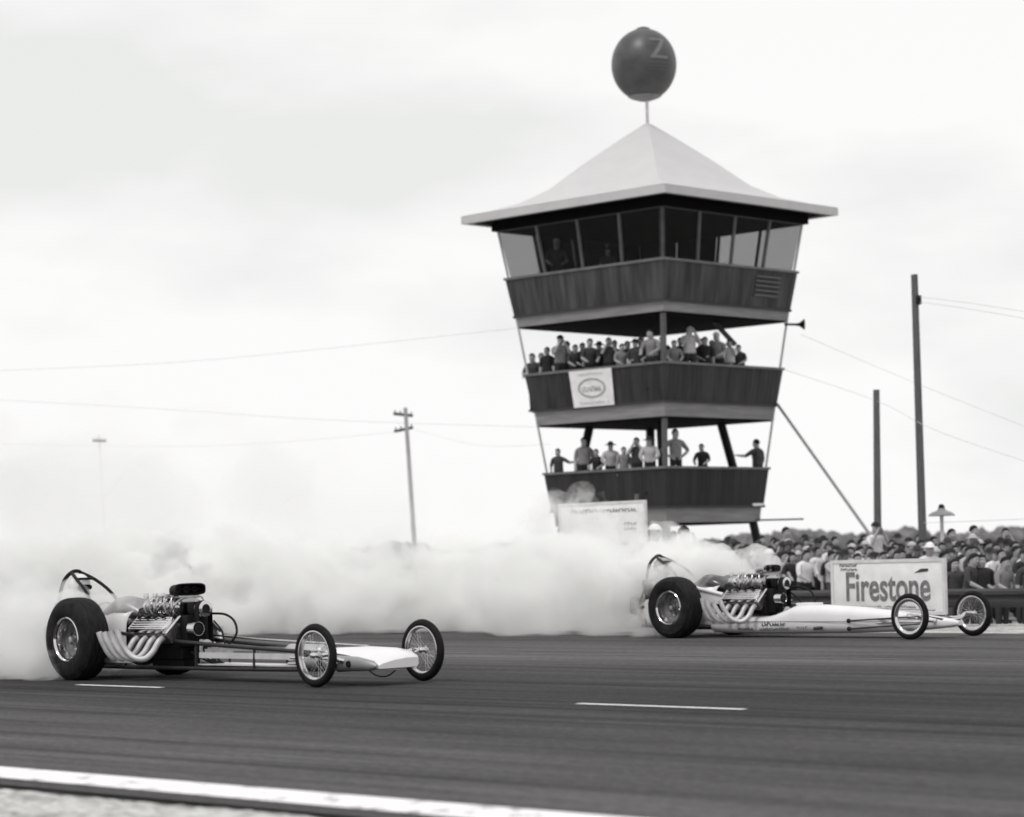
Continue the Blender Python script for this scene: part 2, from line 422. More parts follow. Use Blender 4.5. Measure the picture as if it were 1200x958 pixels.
def person(loc, rz, scale, pose, shirt, hd, trs, label, group, hdtone=None):
    """one standing figure; body mesh shared per pose, cloth tone set on the object"""
    me, ln = PROTO[pose]
    o = bpy.data.objects.new('person', me); COL.objects.link(o)
    o.location = loc; o.rotation_euler = (0, 0, rz); o.scale = (scale*random.uniform(.97, 1.05), scale, scale)
    for i, m in ((1, SHIRT[shirt]), (2, TROUSER[trs])):
        o.material_slots[i].link = 'OBJECT'; o.material_slots[i].material = m
    tag(o, label, 'person', group)
    key = (pose, hd)
    nm = {'hair': 'hair', 'hat': 'hat', 'cap': 'cap'}[hd]
    if key not in HEADS:
        h = head_piece(hd, ln, nm).build(nm, hair_m); HEADS[key] = h.data
    else:
        h = bpy.data.objects.new(nm, HEADS[key]); COL.objects.link(h)
    h.parent = o
    if hdtone:
        h.material_slots[0].link = 'OBJECT'; h.material_slots[0].material = SHIRT[hdtone]
    return o

# ------------------------------------------------------------------ dragsters
def superring(x, hw, zb, zt, p=3.2, n=28, yc=0.):
    zc, hh = (zb+zt)/2, (zt-zb)/2; r = []
    for k in range(n):
        a = 2*PI*k/n; ca, sa = math.cos(a), math.sin(a)
        r.append((x, yc+hw*math.copysign(abs(ca)**(2/p), ca), zc+hh*math.copysign(abs(sa)**(2/p), sa)))
    return r
def slick_wheel(root, x, y, side, R=.45):
    w = empty('slick_wheel', (x, y, R)); w.parent = root
    t = MB(); h = .15
    prof = [(.215, -h+.02), (.24, -h), (.31, -h-.018), (.38, -h-.012), (R-.035, -h+.012), (R-.008, -h+.035), (R, -h+.07), (R+.003, 0), (R, h-.07), (R-.008, h-.035), (R-.035, h-.012), (.38, h+.012), (.31, h+.018), (.24, h), (.215, h-.02)]
    t.lathe(prof, n=72, closed=True).build('tyre', slick_rubber, w)
    r = MB(); s = side
    r.lathe([(.245, s*.15), (.236, s*.158), (.226, s*.15), (.215, s*.12), (.2, s*.02), (.2, -s*.1), (.214, -s*.13), (.24, -s*.15), (.232, -s*.13), (.216, -s*.1), (.214, s*.1), (.23, s*.14)], n=56, closed=True).build('rim', chrome, w)
    c = MB(); c.lathe([(0, s*.05), (.05, s*.052), (.06, s*.03), (.12, s*.012), (.17, s*.03), (.199, s*.035), (.199, s*.01), (.12, -s*.012), (0, -s*.01)], n=40)
    for k in range(5):
        a = 2*PI*k/5; c.tube([(.085*math.cos(a), s*.01, .085*math.sin(a)), (.085*math.cos(a), s*.05, .085*math.sin(a))], .012, 6)
    c.build('wheel_centre', mag, w)
    hb = MB(); hb.lathe([(0, s*.1), (.028, s*.098), (.034, s*.08), (.034, s*.04), (0, s*.04)], n=20).build('hub', alu, w)
    v = MB(); v.tube([(.16, s*.05, -.05), (.195, s*.12, -.02)], .016, 8).build('valve', chrome, w)
    return w
def spoked_wheel(root, x, y, R=.31, lip=.028):
    w = empty('spoked_wheel', (x, y, R)); w.parent = root; h = .036
    MB().lathe([(R-.075, -h*.7), (R-.055, -h), (R-.03, -h*.98), (R-.01, -h*.6), (R, 0), (R-.01, h*.6), (R-.03, h*.98), (R-.055, h), (R-.075, h*.7)], n=72, closed=True).build('tyre', rubber, w)
    ri = R-.07
    MB().lathe([(ri, -h*.85), (ri+.006, -h*.78), (ri-.012, -h*.5), (ri-.012-lip*.3, 0), (ri-.012, h*.5), (ri+.006, h*.78), (ri, h*.85), (ri-.014, h*.8), (ri-lip, h*.4), (ri-lip-.006, 0), (ri-lip, -h*.4), (ri-.014, -h*.8)], n=72, closed=True).build('rim', chrome, w)
    s = MB()
    for k in range(36):
        a = 2*PI*k/36; b = a+(.5 if k % 2 else -.5); sy = .035*(1 if k % 4 < 2 else -1)
        s.tube([(.032*math.cos(b), sy, .032*math.sin(b)), ((ri-lip)*math.cos(a), 0, (ri-lip)*math.sin(a))], .0013, 4, caps=False)
    s.build('spokes', alu, w)
    MB().lathe([(0, -.06), (.022, -.058), (.03, -.045), (.036, -.035), (.026, -.03), (.026, .03), (.036, .035), (.03, .05), (0, .05)], n=24).build('hub', chrome, w)
    return w
def dragster(front_px, style, label):
    X = ground(*front_px); o2 = X-DU*4.27+DN*.62
    root = empty('dragster', (o2.x, o2.y, 0), STRIP_ROT, label, 'dragster', 'dragsters racing side by side')
    white = style == 'white'
    xr, skew = (.08, .1) if white else (.14, .16)      # rear axle position; front axle slightly cocked
    for s in (-1, 1): slick_wheel(root, xr, s*.63, s, .45 if not white else .44)
    for s in (-1, 1): spoked_wheel(root, 4.27+(skew if s > 0 else 0), s*.62, .311 if not white else .305, .02 if not white else .034)
    MB().tube([(xr, -.6, .45), (xr, .6, .45)], .05, 14).lathe([(0, -.14), (.1, -.12), (.14, 0), (.1, .12), (0, .14)], (xr, 0, .45), 'y', 24).build('rear_axle', dark_iron, root)
    # front axle: dropped tube with radius arms and spindles
    a = MB(); AX = lambda y: 4.27+skew*(y+.62)/1.24
    a.tube([(AX(y), y, z) for y, z in ((-.56, .31), (-.46, .31), (-.3, .24), (.3, .24), (.46, .31), (.56, .31))], .024, 10, smooth=4); a.build('front_axle', chrome, root)
    MB().tube([(AX(-.5)-.13, -.5, .27), (AX(.5)-.13, .5, .27)], .011, 8).tube([(AX(-.5)-.13, -.5, .27), (AX(-.5), -.5, .31)], .012, 8).tube([(AX(.5)-.13, .5, .27), (AX(.5), .5, .31)], .012, 8).build('tie_rod', chrome, root)
    for s in (-1, 1):
        MB().tube([(AX(s*.34), s*.34, .265), (3.3, s*.2, .26)], .012, 8).tube([(AX(s*.34), s*.34, .225), (3.3, s*.2, .2)], .012, 8).build('radius_rod', chrome, root)
    MB().tube([(3.98, .3, .36), (2.2, .27, .42), (.7, .25, .5)], .012, 8).build('drag_link', alu, root)
    # frame rails
    fr = MB(); tr = .022
    KX = 1. if not white else .55
    for s in (-1, 1):
        fr.tube([(-1.05, s*.2, .42), (-.3, s*.24, .52), (.4, s*.24, .5), (1.5, s*.23*KX, .41 if not white else .27), (2.9, s*.2*KX, .345), (3.9, s*.17*KX, .3), (4.4, s*.15*KX, .24)], tr, 10, smooth=3)
        fr.tube([(-1.0, s*.2, .16), (-.2, s*.24, .13), (1.5, s*.23*KX, .13), (2.9, s*.2*KX, .135), (3.9, s*.17*KX, .15), (4.4, s*.15*KX, .2)], tr, 10, smooth=3)
        for x in ((-.9, .0, .45, 1.75, 2.75, 3.6, 4.1) if not white else (-.9, .0, .45)):
            t = (x-1.5)/2.9
            fr.tube([(x, s*.22, .14), (x, s*.22*(1-.05*max(0, x-1.5)), .4-.048*max(0, x-1.5)+(.08 if x < .5 else 0))], .014, 8)
    for x in ((1.75, 2.75, 3.6, 4.1) if not white else (1.75, 2.75)): fr.tube([(x, -.21*KX, .14), (x, .21*KX, .14)], .014, 8)
    fr.build('frame', steel_tube, root)
    # roll cage round the driver's head
    rc = MB(); rc.tube([(-.86, -.19, .45), (-.9, -.18, .8), (-.88, -.14, 1.05), (-.82, -.06, 1.175), (-.82, .06, 1.175), (-.88, .14, 1.05), (-.9, .18, .8), (-.86, .19, .45)], .022, 10, smooth=6)
    for s in (-1, 1):
        rc.tube([(-.82, s*.06, 1.175), (-.62, s*.12, 1.09), (-.38, s*.16, .95), (-.2, s*.19, .76), (-.12, s*.21, .5)], .019, 10, smooth=4)
        rc.tube([(-.89, s*.2, .78), (-1.1, s*.18, .42)], .014, 8)
    rc.tube([(-.62, -.12, 1.1), (-.62, .12, 1.1)], .014, 8)
    rc.build('roll_cage', black_paint if not white else steel_tube, root)
    # cockpit tub: open-topped shell behind the engine
    secs = [(-1.12, .17, .2, .5), (-.9, .24, .13, .62), (-.5, .27, .1, .68), (-.1, .27, .1, .74), (.2, .26, .1, .78), (.5, .25, .12, .76)]
    rings = []
    for x, hw, zb, zt in secs:
        cut = 1. if -1.0 < x < .05 else 0.
        ring = []
        for k in range(23):
            t = k/22; a = PI/2+ (.95 if cut else .02) + t*(2*PI-2*(.95 if cut else .02))
            ca, sa = math.cos(a), math.sin(a); p = 3.
            ring.append((x, hw*math.copysign(abs(ca)**(2/p), ca), (zb+zt)/2+(zt-zb)/2*math.copysign(abs(sa)**(2/p), sa)))
        rings.append(ring)
    cb = MB().loft(rings, closed=False).build('cockpit_body', white_body, root); m = cb.modifiers.new('t', 'SOLIDIFY'); m.thickness = .012
    # cowl hump and windscreen ahead of the driver
    MB().loft([superring(.02, .2, .66, .8, 2.4), superring(.2, .22, .66, .9, 2.2), superring(.42, .19, .64, .87, 2.2), superring(.55, .1, .66, .76, 2.2)]).build('cowl', grey_panel if not white else mat('smoked_windscreen', .06, .2, 0, .1), root)
    MB().box((-.62, 0, .22), (.45, .38, .05), bevel=.02).box((-.9, 0, .55), (.08, .38, .6), Matrix.Rotation(-.25, 3, 'Y'), .03).build('seat', black_paint, root)
    sw = MB().lathe([(.12+.012*math.cos(2*PI*k/8), .012*math.sin(2*PI*k/8)) for k in range(8)], axis='x', n=32, closed=True)
    sw.tube([(0, -.12, 0), (0, .12, 0)], .008, 6).tube([(0, 0, 0), (.25, 0, -.12)], .012, 8)
    swo = sw.build('steering_wheel', black_paint, root); swo.location = (-.28, 0, .72); swo.rotation_euler = (0, .45, 0)
    MB().box((-1.22, 0, .45), (.2, .3, .26), bevel=.06).build('parachute_pack', mat('canvas', .3, .9), root)
    # ---- engine
    MB().box((1.1, 0, .36), (.62, .3, .3), bevel=.03).box((1.08, 0, .2), (.6, .24, .16), bevel=.05).box((.68, 0, .34), (.25, .36, .34), bevel=.09).build('engine_block', dark_iron, root)
    MB().lathe([(0, .3), (.17, .3), (.2, .34), (.2, .52), (.13, .57), (0, .57)], (0, 0, .34), 'x', 28).build('bellhousing', castm, root)
    for s in (-1, 1):
        R_ = Matrix.Rotation(-s*math.radians(43), 3, 'X')
        MB().box((1.08, s*.23, .5), (.62, .2, .13), R_, .015).build('cylinder_head', castm, root)
        vc = MB().box((1.06, s*.29, .585), (.66, .19, .085), R_, .02)
        for q in range(5):
            off = R_ @ Vector((0, (-.07+.035*q), .045)); vc.box((1.06, s*.29+off.y, .585+off.z), (.6, .01, .014), R_)
        vco = vc.build('valve_cover', chrome, root)
        b = MB()
        for q in range(4):
            b.tube([(.82+.15*q, s*.23, .69), (.82+.15*q, s*.3, .67)], .012, 8)
            b.tube([(.82+.15*q, s*.3, .67), (.7, s*.2, .74), (.6, s*.03, .78)], .006, 6, smooth=4)
        b.build('plug_leads', hose_m, root)
        MB().tube([(1.41, s*.17, .68), (1.41, s*.36, .5)], .016, 8).build('head_strap', chrome, root)
        for q in range(4):
            xp = .84+.158*q+random.uniform(-.012, .012); je = random.uniform(-.03, .03); rb = (.2, .27, .31, .33)[q]
            MB().tube([(xp, s*.3, .46), (xp+.01, s*.38, .42), (xp-.01, s*.46, .3), (xp-.07, s*.53, .235), (xp-rb*.55, s*.6, .27), (xp-rb*.85, s*.65, .4), (xp-rb+je*.3, s*.68, .55+je)], .033, 14, caps=False, smooth=5).build('exhaust_pipe', pipe_white, root)
        MB().box((1.0-.2, s*.56, .22), (.5, .012, .05)).build('pipe_bracket', alu, root)
    # supercharger and injection
    MB().box((1.06, 0, .645), (.5, .22, .09), bevel=.02).build('intake_manifold', castm, root)
    bl = MB()
    bl.loft([superring(x, .15, .68, .87, 2.6) for x in (.78, .8, 1.36, 1.38)])
    for k in range(9): bl.loft([superring(x, .162, .672, .882, 2.6) for x in (.83+.06*k, .85+.06*k)])
    bl.build('supercharger', chrome, root)
    MB().loft([superring(.6, .06, .72, .84, 2), superring(.64, .11, .7, .86, 2.2), superring(.78, .13, .69, .865, 2.4)]).build('supercharger_cover', alu, root)
    hat = MB()
    rings = [superring(x, hw, zb, zt, 4) for x, hw, zb, zt in ((1.19, .1, .895, .94), (1.21, .16, .895, 1.0), (1.27, .19, .895, 1.02), (1.38, .2, .9, 1.03), (1.385, .185, .915, 1.018), (1.25, .17, .92, 1.01))]
    hat.loft(rings, caps=True)
    ho = hat.build('injector_scoop', black_paint if not white else alu, root)
    for k in range(3):
        MB().tube([(1.3, -.11+.11*k, .965), (1.305, -.11+.11*k, .965)], .04, 12).tube([(1.26, -.11+.11*k, .966), (1.38, -.11+.11*k, .966)], .006, 8).build('throttle_butterfly', dark_iron, ho)
    MB().box((1.18, 0, .885), (.36, .26, .03), bevel=.008).build('scoop_plate', alu, root)
    for s in (-1, 1):
        for k in range(4):
            MB().tube([(.92+.13*k, s*.1, .9), (.92+.13*k, s*.2, .87), (.92+.14*k, s*.21, .74), (.95+.13*k, s*.12, .66)], .009, 8, smooth=5).build('fuel_line', alu, root)
    cl = MB(); rq = random.Random(5)
    for k in range(9):
        x = .72+.08*k; s_ = -1 if k % 3 else 1
        cl.tube([(x, s_*.13, .86), (x+.03, s_*(.2+.03*rq.random()), .8), (x+rq.uniform(-.1, .1), s_*.2, .7), (x+rq.uniform(-.12, .12), s_*.14, .62)], .011, 7, smooth=5)
    for x, y, z, h_ in ((.7, -.1, .86, .07), (.78, .06, .87, .06), (.9, -.12, .88, .05), (1.0, .1, .88, .06)):
        cl.lathe([(0, 0), (.03, 0), (.03, h_*.6), (.02, h_), (0, h_)], (x, y, z), 'z', 14)
    cl.build('injector_plumbing', alu, root)
    for c_, z_ in (((1.36, -.16, .42), (.12, .1, .16)), ((.62, -.2, .56), (.1, .1, .12)), ((1.3, -.1, .7), (.16, .1, .1))):
        MB().box(c_, z_, bevel=.02).build('engine_accessory', dark_iron, root)
    for k in range(4): MB().tube([(1.5, -.1+.05*k, .3), (1.66, -.12+.07*k, .25), (1.8, -.1+.05*k, .2), (1.9, -.06+.03*k, .17)], .012, 7, smooth=4).build('coolant_hose', hose_m, root)
    # blower drive
    dr = [('drive_pulley', 1.6, 0, .755, .075, chrome), ('drive_pulley', 1.6, 0, .33, .085, alu)]
    for nm, x, y, z, r, mm in dr:
        MB().lathe([(0, -.06), (r*.35, -.06), (r*.35, -.03), (r*.6, -.03), (r*.85, -.05), (r, -.05), (r+.012, -.045), (r+.012, -.04), (r-.005, -.035), (r-.005, .04), (r+.012, .045), (r*.9, .05), (0, .05)][::-1], (x, y, z), 'x', 36).build(nm, mm, root)
        MB().lathe([(0, -.066), (r*.62, -.064), (r*.62, -.045), (0, -.045)], (x, y, z), 'x', 24).lathe([(0, .056), (r*.66, .054), (r*.66, .04), (0, .04)], (x, y, z), 'x', 24).build('pulley_centre', dark_iron, root)
    MB().lathe([(0, .07), (.02, .07), (.03, .03), (.055, .045), (.068, .07), (.075, .07), (.075, -.05), (0, -.05)], (1.62, -.13, .545), 'x', 32).build('idler_pulley', chrome, root)
    MB().lathe([(.0, .06), (.052, .055), (.052, .03), (0, .03)], (1.635, -.13, .545), 'x', 24).build('pulley_centre', dark_iron, root)
    bp = []
    belt = []
    for a in [PI*k/10 for k in range(11)]: bp.append((.088*math.cos(a), .755+.088*math.sin(a)))
    for a in [PI+PI*k/10 for k in range(11)]: bp.append((.098*math.cos(a), .33+.098*math.sin(a)))
    mb = MB(); mb.loft([[(1.56, y, z) for y, z in bp], [(1.64, y, z) for y, z in bp], [(1.64, y*.93, .54+(z-.54)*.975) for y, z in bp], [(1.56, y*.93, .54+(z-.54)*.975) for y, z in bp], [(1.56, y, z) for y, z in bp]], caps=False)
    mb.build('drive_belt', hose_m, root)
    MB().box((1.46, 0, .52), (.14, .34, .34), bevel=.03).box((1.47, .02, .76), (.12, .2, .14), bevel=.03).build('drive_housing', black_paint, root)
    MB().lathe([(0, .12), (.05, .11), (.075, .06), (.075, -.02), (0, -.02)], (1.62, .02, .2), 'x', 28).build('fuel_pump', alu, root)
    MB().lathe([(0, 0), (.045, 0), (.045, .1), (.06, .12), (.06, .17), (.03, .2), (0, .2)], (.66, -.02, .62), 'z', 20).build('magneto', alu, root)
    MB().tube([(1.6, .1, .7), (1.85, .1, .69), (2.02, .09, .62), (2.1, .06, .5), (2.05, .02, .4), (1.92, 0, .34)], .013, 10, smooth=6).build('fuel_hose', hose_m, root)
    MB().tube([(1.62, .12, .62), (1.78, .1, .52), (1.9, .04, .42), (1.98, 0, .33)], .011, 10, smooth=6).build('fuel_hose', hose_m, root)
    if not white:
        # low nose with a flat white top, fuel tank and side pods between the front wheels
        sec = [(-.27, .175), (-.275, .21), (-.2, .262), (-.05, .318), (.12, .352), (.25, .352), (.275, .33), (.275, .22), (.25, .17), (-.24, .16)]
        nr = []
        for x, ky, dz, kz in ((3.55, .55, -.01, .9), (3.68, .85, 0, 1.), (4.0, 1., .01, 1.), (4.4, 1.02, 0, 1.), (4.62, .98, -.012, .9), (4.72, .92, -.025, .7), (4.745, .88, -.03, .5)):
            nr.append([(x+.05*(y+.27)/.54, y*ky, .235+(z-.235)*kz+dz) for y, z in sec])
        nose = MB().loft(nr).build('nose', white_body, root, ang=40)
        pd = MB().loft([superring(x, h, a, b, 2.2, 28, -.25) for x, h, a, b in ((3.6, .01, .2, .24), (3.7, .05, .165, .28), (4.0, .065, .145, .3), (4.45, .07, .14, .285), (4.68, .05, .15, .25), (4.75, .015, .18, .21))])
        pdo = pd.build('nose_side', grey_panel, nose)  # grey colour stands for shade on the near side of the nose
        for x, z in ((3.95, .22), (4.18, .2), (4.4, .215)):
            MB().lathe([(0, -.02), (.028, -.022), (.034, -.012), (.034, .01), (0, .01)], (x, -.312, z), 'y', 16).build('vent_hole', black_paint, nose)
        MB().tube([(4.45, -.1, .14), (4.52, -.06, .09), (4.6, 0, .085), (4.66, .06, .14)], .007, 8, smooth=5).build('tow_loop', steel_tube, root)
        MB().lathe([(0, -.3), (.07, -.29), (.09, -.25), (.09, .25), (.07, .29), (0, .3)], (3.35, 0, .3), 'x', 24).build('fuel_tank', alu, root)
        pn = MB()
        for s in (-1, 1): pn.box((2.65, s*.17, .335), (1.5, .012, .03)).box((2.1, s*.17, .31), (.5, .014, .05))
        pn.build('rail_panel', alu, root)
        MB().loft([[(x, y, z) for y, z in ((-hw, .165), (hw, .165), (hw, .175), (-hw, .175))] for x, hw in ((1.72, .2), (3.0, .18), (3.6, .16))]).build('belly_pan', mat('pale_aluminium_sheet', .62, .45, .35, .12, 5), root)
        MB().loft([[(x, y, z) for y, z in ((-.215, .24), (-.215, .3), (-.207, .3), (-.207, .24))] for x in (1.8, 3.55)]).build('side_strip', mat('pale_aluminium_sheet'), root)
    else:
        st = [(.42, .26, .06, .36), (.8, .285, .05, .32), (1.45, .29, .05, .3), (1.6, .29, .05, .33), (1.95, .285, .05, .45), (2.3, .275, .055, .45), (3.0, .25, .065, .41), (3.7, .2, .08, .345), (4.15, .15, .11, .295), (4.45, .1, .14, .255), (4.62, .05, .17, .22)]
        body = MB().loft([superring(x, h, a, b, 3.4, 36) for x, h, a, b in st]).build('body_shell', white_body, root)
        MB().box((2.05, 0, .462), (.34, .2, .035), bevel=.015).build('hood_scoop', white_body, body)
        MB().box((2.3, -.279, .225), (2.6, .004, .008), Matrix.Rotation(0.018, 3, 'Z')).build('panel_seam', ink_soft, body)
        side = MB().prism([(-.55, -.275, .48), (.66, -.275, .48), (.68, -.275, .6), (.3, -.275, .67), (-.35, -.275, .79), (-.55, -.275, .79)], (0, -.012, 0)).tube([(-.55, -.285, .8), (-.33, -.285, .8), (.3, -.285, .685), (.7, -.285, .61)], .028, 12, smooth=3).build('side_panel', white_body, root)
        lt = MB()
        marks(lt, (1.42, -.296, .165), (1, 0, 0), (0, 0, 1), .44, .05, 9, 3, 1.)
        marks(lt, (1.38, -.296, .1), (1, 0, 0), (0, 0, 1), .54, .04, 15, 5, 1.)
        marks(lt, (.98, -.296, .105), (1, 0, 0), (0, 0, 1), .28, .04, 8, 8, 1.)
        lt.build('lettering', ink, body)
        l2 = MB(); marks(l2, (2.05, -.29, .13), (1, 0, 0), (0, 0, 1), .2, .035, 5, 9, 1.); l2.build('lettering', ink_soft, body)
        MB().tube([(2.36, -.288, .13), (2.5, -.288, .14)], .022, 8).build('badge', ink, body)
        MB().lathe([(0, -.012), (.03, -.01), (.03, .01), (0, .01)], (2.95, -.262, .235), 'y', 14).lathe([(0, -.012), (.03, -.01), (.03, .01), (0, .01)], (2.95, -.258, .125), 'y', 14).build('rod_mount', black_paint, body)
        MB().tube([(2.95, -.275, .235), (4.27, -.36, .3)], .011, 8).tube([(2.95, -.272, .125), (4.27, -.36, .2)], .011, 8).build('side_rod', steel_tube, root)
    return root
LEFT = dragster((371, 806), 'rail', 'open-rail dragster with bare frame tubes and small white nose, in the near lane')
RIGHT = dragster((1067, 750), 'white', 'dragster with a full white painted body shell, in the far lane below the signboard')
# drivers sit low behind the rear axle
def driver(root, helm, label):
    J = {}
    def put(k, p, r): J[k] = (*p, r)
    put('pelvis', (-.68, 0, .36), (.14, .12)); put('waist', (-.72, 0, .5), (.13, .11)); put('chest', (-.76, 0, .68), (.16, .115)); put('collar', (-.76, 0, .82), (.1, .08))
    put('neck', (-.75, 0, .88), .06); put('jaw', (-.73, 0, .94), (.075, .07)); put('head', (-.74, 0, 1.02), (.095, .08)); put('top', (-.75, 0, 1.09), (.06, .05)); put('nose', (-.625, 0, .975), .014)
    for s, k in ((-1, 'R'), (1, 'L')):
        put('sh'+k, (-.75, s*.18, .79), .062); put('el'+k, (-.52, s*.21, .64), .047); put('wr'+k, (-.32, s*.13, .71), .034); put('pa'+k, (-.275, s*.125, .725), .03)
        put('th'+k, (-.29, s*.1, .76), .013)
        for q in range(4): put('f%d%s' % (q, k), (-.235-.006*q, s*(.115+.004*q), .75-.02*q), .011)
        put('hp'+k, (-.62, s*.09, .36), .09); put('kn'+k, (-.12, s*.13, .56), .065); put('an'+k, (.22, s*.12, .3), .05); put('to'+k, (.3, s*.12, .4), .04)
    B = [('pelvis', 'waist', 1), ('waist', 'chest', 1), ('chest', 'collar', 1), ('collar', 'neck', 1), ('neck', 'jaw', 0), ('jaw', 'head', 0), ('head', 'top', 0), ('jaw', 'nose', 0)]
    for k in 'RL':
        B += [('collar', 'sh'+k, 1), ('sh'+k, 'el'+k, 1), ('el'+k, 'wr'+k, 1), ('wr'+k, 'pa'+k, 3), ('wr'+k, 'th'+k, 3)] + [('pa'+k, 'f%d%s' % (q, k), 3) for q in range(4)]
        B += [('pelvis', 'hp'+k, 1), ('hp'+k, 'kn'+k, 1), ('kn'+k, 'an'+k, 1), ('an'+k, 'to'+k, 3)]
    me = body_mesh('driver_body', J, B, [skin_m, SHIRT['l'], TROUSER['g'], black_paint])
    o = bpy.data.objects.new('person', me); COL.objects.link(o); o.location = root.location; o.rotation_euler = root.rotation_euler
    tag(o, label, 'driver', 'drivers strapped into the dragsters')
    rings = []
    for i in range(9):
        t = .03+i/8*2.05
        rings.append([(-.755+.132*math.sin(t)*math.cos(a), .122*math.sin(t)*math.sin(a), 1.03+.13*math.cos(t)-(.0 if i < 7 else -.02*math.cos(a))) for a in [2*PI*k/24 for k in range(24)]])
    MB().loft(rings[::-1], caps=True).build('helmet', helm, o)
    MB().loft([superring(x, hw, a, b, 3) for x, hw, a, b in ((-.66, .085, .975, 1.035), (-.615, .075, .975, 1.035))]).build('goggles', black_paint, o)
    MB().loft([superring(x, hw, a, b, 2.5) for x, hw, a, b in ((-.7, .07, .89, .975), (-.62, .05, .9, .97), (-.6, .03, .91, .955))]).build('face_mask', mat('mask_leather', .1, .6), o)
    return o
driver(LEFT, mat('white_helmet', .7, .25, 0, .05), 'helmeted driver in mask and goggles inside the roll cage of the bare-frame dragster')
driver(RIGHT, mat('grey_helmet', .35, .3, 0, .05), 'helmeted driver low in the smoke-covered cockpit of the white-bodied dragster')

# ------------------------------------------------------------------ tower
TW = empty('control_tower', (4.273, 74, 0), math.radians(1.18), 'tall dark timber control tower with flared decks, pale pointed roof and a ball on top', 'tower')
def tboard(name, g, var, st=(3.4, 3.4, .12), sc_=1.):
    m = mat(name, g, .75, 0, var, sc_*2.2, 0, stretch=st); return m
PANEL = [tboard('stained_boards_%s' % n_, g_, .75, st=(3.2, 3.2, .08), sc_=.5) for n_, g_ in (('darkest', .013), ('dark', .022), ('weathered', .036))]
FASC = mat('weathered_fascia', .2, .7, 0, .2, 2, stretch=(.5, .5, 4))
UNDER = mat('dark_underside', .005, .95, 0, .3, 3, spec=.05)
POSTM = mat('post_paint', .09, .6, 0, .2, 4)
EDGEP = mat('pale_edge_post', .42, .5, .2, .1, 4)
ROOFM = mat('pale_roof_sheeting', .52, .7, 0, .03, 1.2, stretch=(1, 1, 3))
TRIMM = mat('roof_trim', .46, .5, 0, .06, 2)
def corners(a, z): return [Vector((0, -a, z)), Vector((a, 0, z)), Vector((0, a, z)), Vector((-a, 0, z))]
prof = [(1., 0.), (.86, .05), (.7, .125), (.54, .27), (.35, .55), (.15, .82), (.02, .985), (.0, 1.)]
ez, ap, ea = 11.46, 14.12, 5.62
mb = MB(); rings = [corners(ea*f, ez+(ap-ez)*h) for f, h in prof[:-1]]
sub = []
for r in rings:
    q = []
    for i in range(4):
        for k in range(6): q.append(r[i].lerp(r[(i+1) % 4], k/6))
    sub.append(q)
mb.loft(sub, caps=True).build('roof', ROOFM, TW, ang=20)
mb = MB(); o_, i_ = ea+.03, ea-.16
for i in range(4):
    A, B = corners(o_, ez-.24), corners(o_, ez-.012); C, D = corners(i_, ez-.24), corners(i_, ez-.012); j = (i+1) % 4
    mb.loft([[A[i], A[j], B[j], B[i]], [C[i], C[j], D[j], D[i]]])
mb.build('eave_trim', TRIMM, TW, flat=True)
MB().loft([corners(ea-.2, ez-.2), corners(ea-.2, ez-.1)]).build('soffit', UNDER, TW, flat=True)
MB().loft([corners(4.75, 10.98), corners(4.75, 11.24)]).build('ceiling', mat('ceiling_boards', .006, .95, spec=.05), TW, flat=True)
# ball on its pole
MB().tube([(0, 0, 14.0), (0, 0, 14.9)], .05, 12).build('ball_pole', mat('pale_metal_pole', .6, .4, .3), TW)
bc, brx, brz = Vector((-.06, 0, 15.86)), .975, 1.075
ball = MB().lathe([(brx*math.sin(PI*k/28), -brz*math.cos(PI*k/28)) for k in range(29)], bc, 'z', 56).build('ball', mat('dark_ball_paint', .06, .42, 0, .3, 2.5), TW)
MB().lathe([(0, -brz-.012), (.2, -brz*.985-.012), (.42, -brz*.915-.012), (.5, -brz*.872-.012), (.48, -brz*.86)], bc, 'z', 40).build('ball_cap', mat('grey_cap', .2, .5), ball)
MB().lathe([(.0, brz+.05), (.12, brz+.045), (.2, brz+.01), (.22, brz-.06)], bc, 'z', 24).build('ball_cap', mat('dark_cap', .04, .5), ball)
def on_ball(az, el, r=1.012):
    return bc+Vector((brx*r*math.cos(el)*math.sin(az), -brx*r*math.cos(el)*math.cos(az), brz*r*math.sin(el)))
def ball_patch(mb, a0, a1, e0a, e0b, e1a, e1b, n=8):
    """quad strip following the ball: bottom edge e0a..e0b, top edge e1a..e1b"""
    prev = None
    for k in range(n+1):
        t = k/n; a = a0+(a1-a0)*t
        cur = [on_ball(a, e0a+(e0b-e0a)*t), on_ball(a, e1a+(e1b-e1a)*t), on_ball(a, e1a+(e1b-e1a)*t, .998), on_ball(a, e0a+(e0b-e0a)*t, .998)]
        if prev: mb.loft([prev, cur])
        prev = cur
zl = MB(); D_ = math.radians
ball_patch(zl, D_(8), D_(42), D_(32), D_(32), D_(36), D_(36)); ball_patch(zl, D_(8), D_(42), D_(1), D_(1), D_(5), D_(5))
n = 8; prev = None
for k in range(n+1):
    t = k/n; el = D_(5)+(D_(32)-D_(5))*t; a = D_(9)+(D_(32)-D_(9))*t
    cur = [on_ball(a, el), on_ball(a+D_(9), el), on_ball(a+D_(9), el, .998), on_ball(a, el, .998)]
    if prev: zl.loft([prev, cur])
    prev = cur
zl.build('letter', mat('grey_letter_paint', .15, .5), ball)
zb_ = MB()
for e0 in (-6, -12, -17): ball_patch(zb_, D_(4), D_(50), D_(e0), D_(e0), D_(e0+1.6), D_(e0+1.6))
zb_.build('ball_stripe', mat('dim_letter_paint', .085, .5), ball)
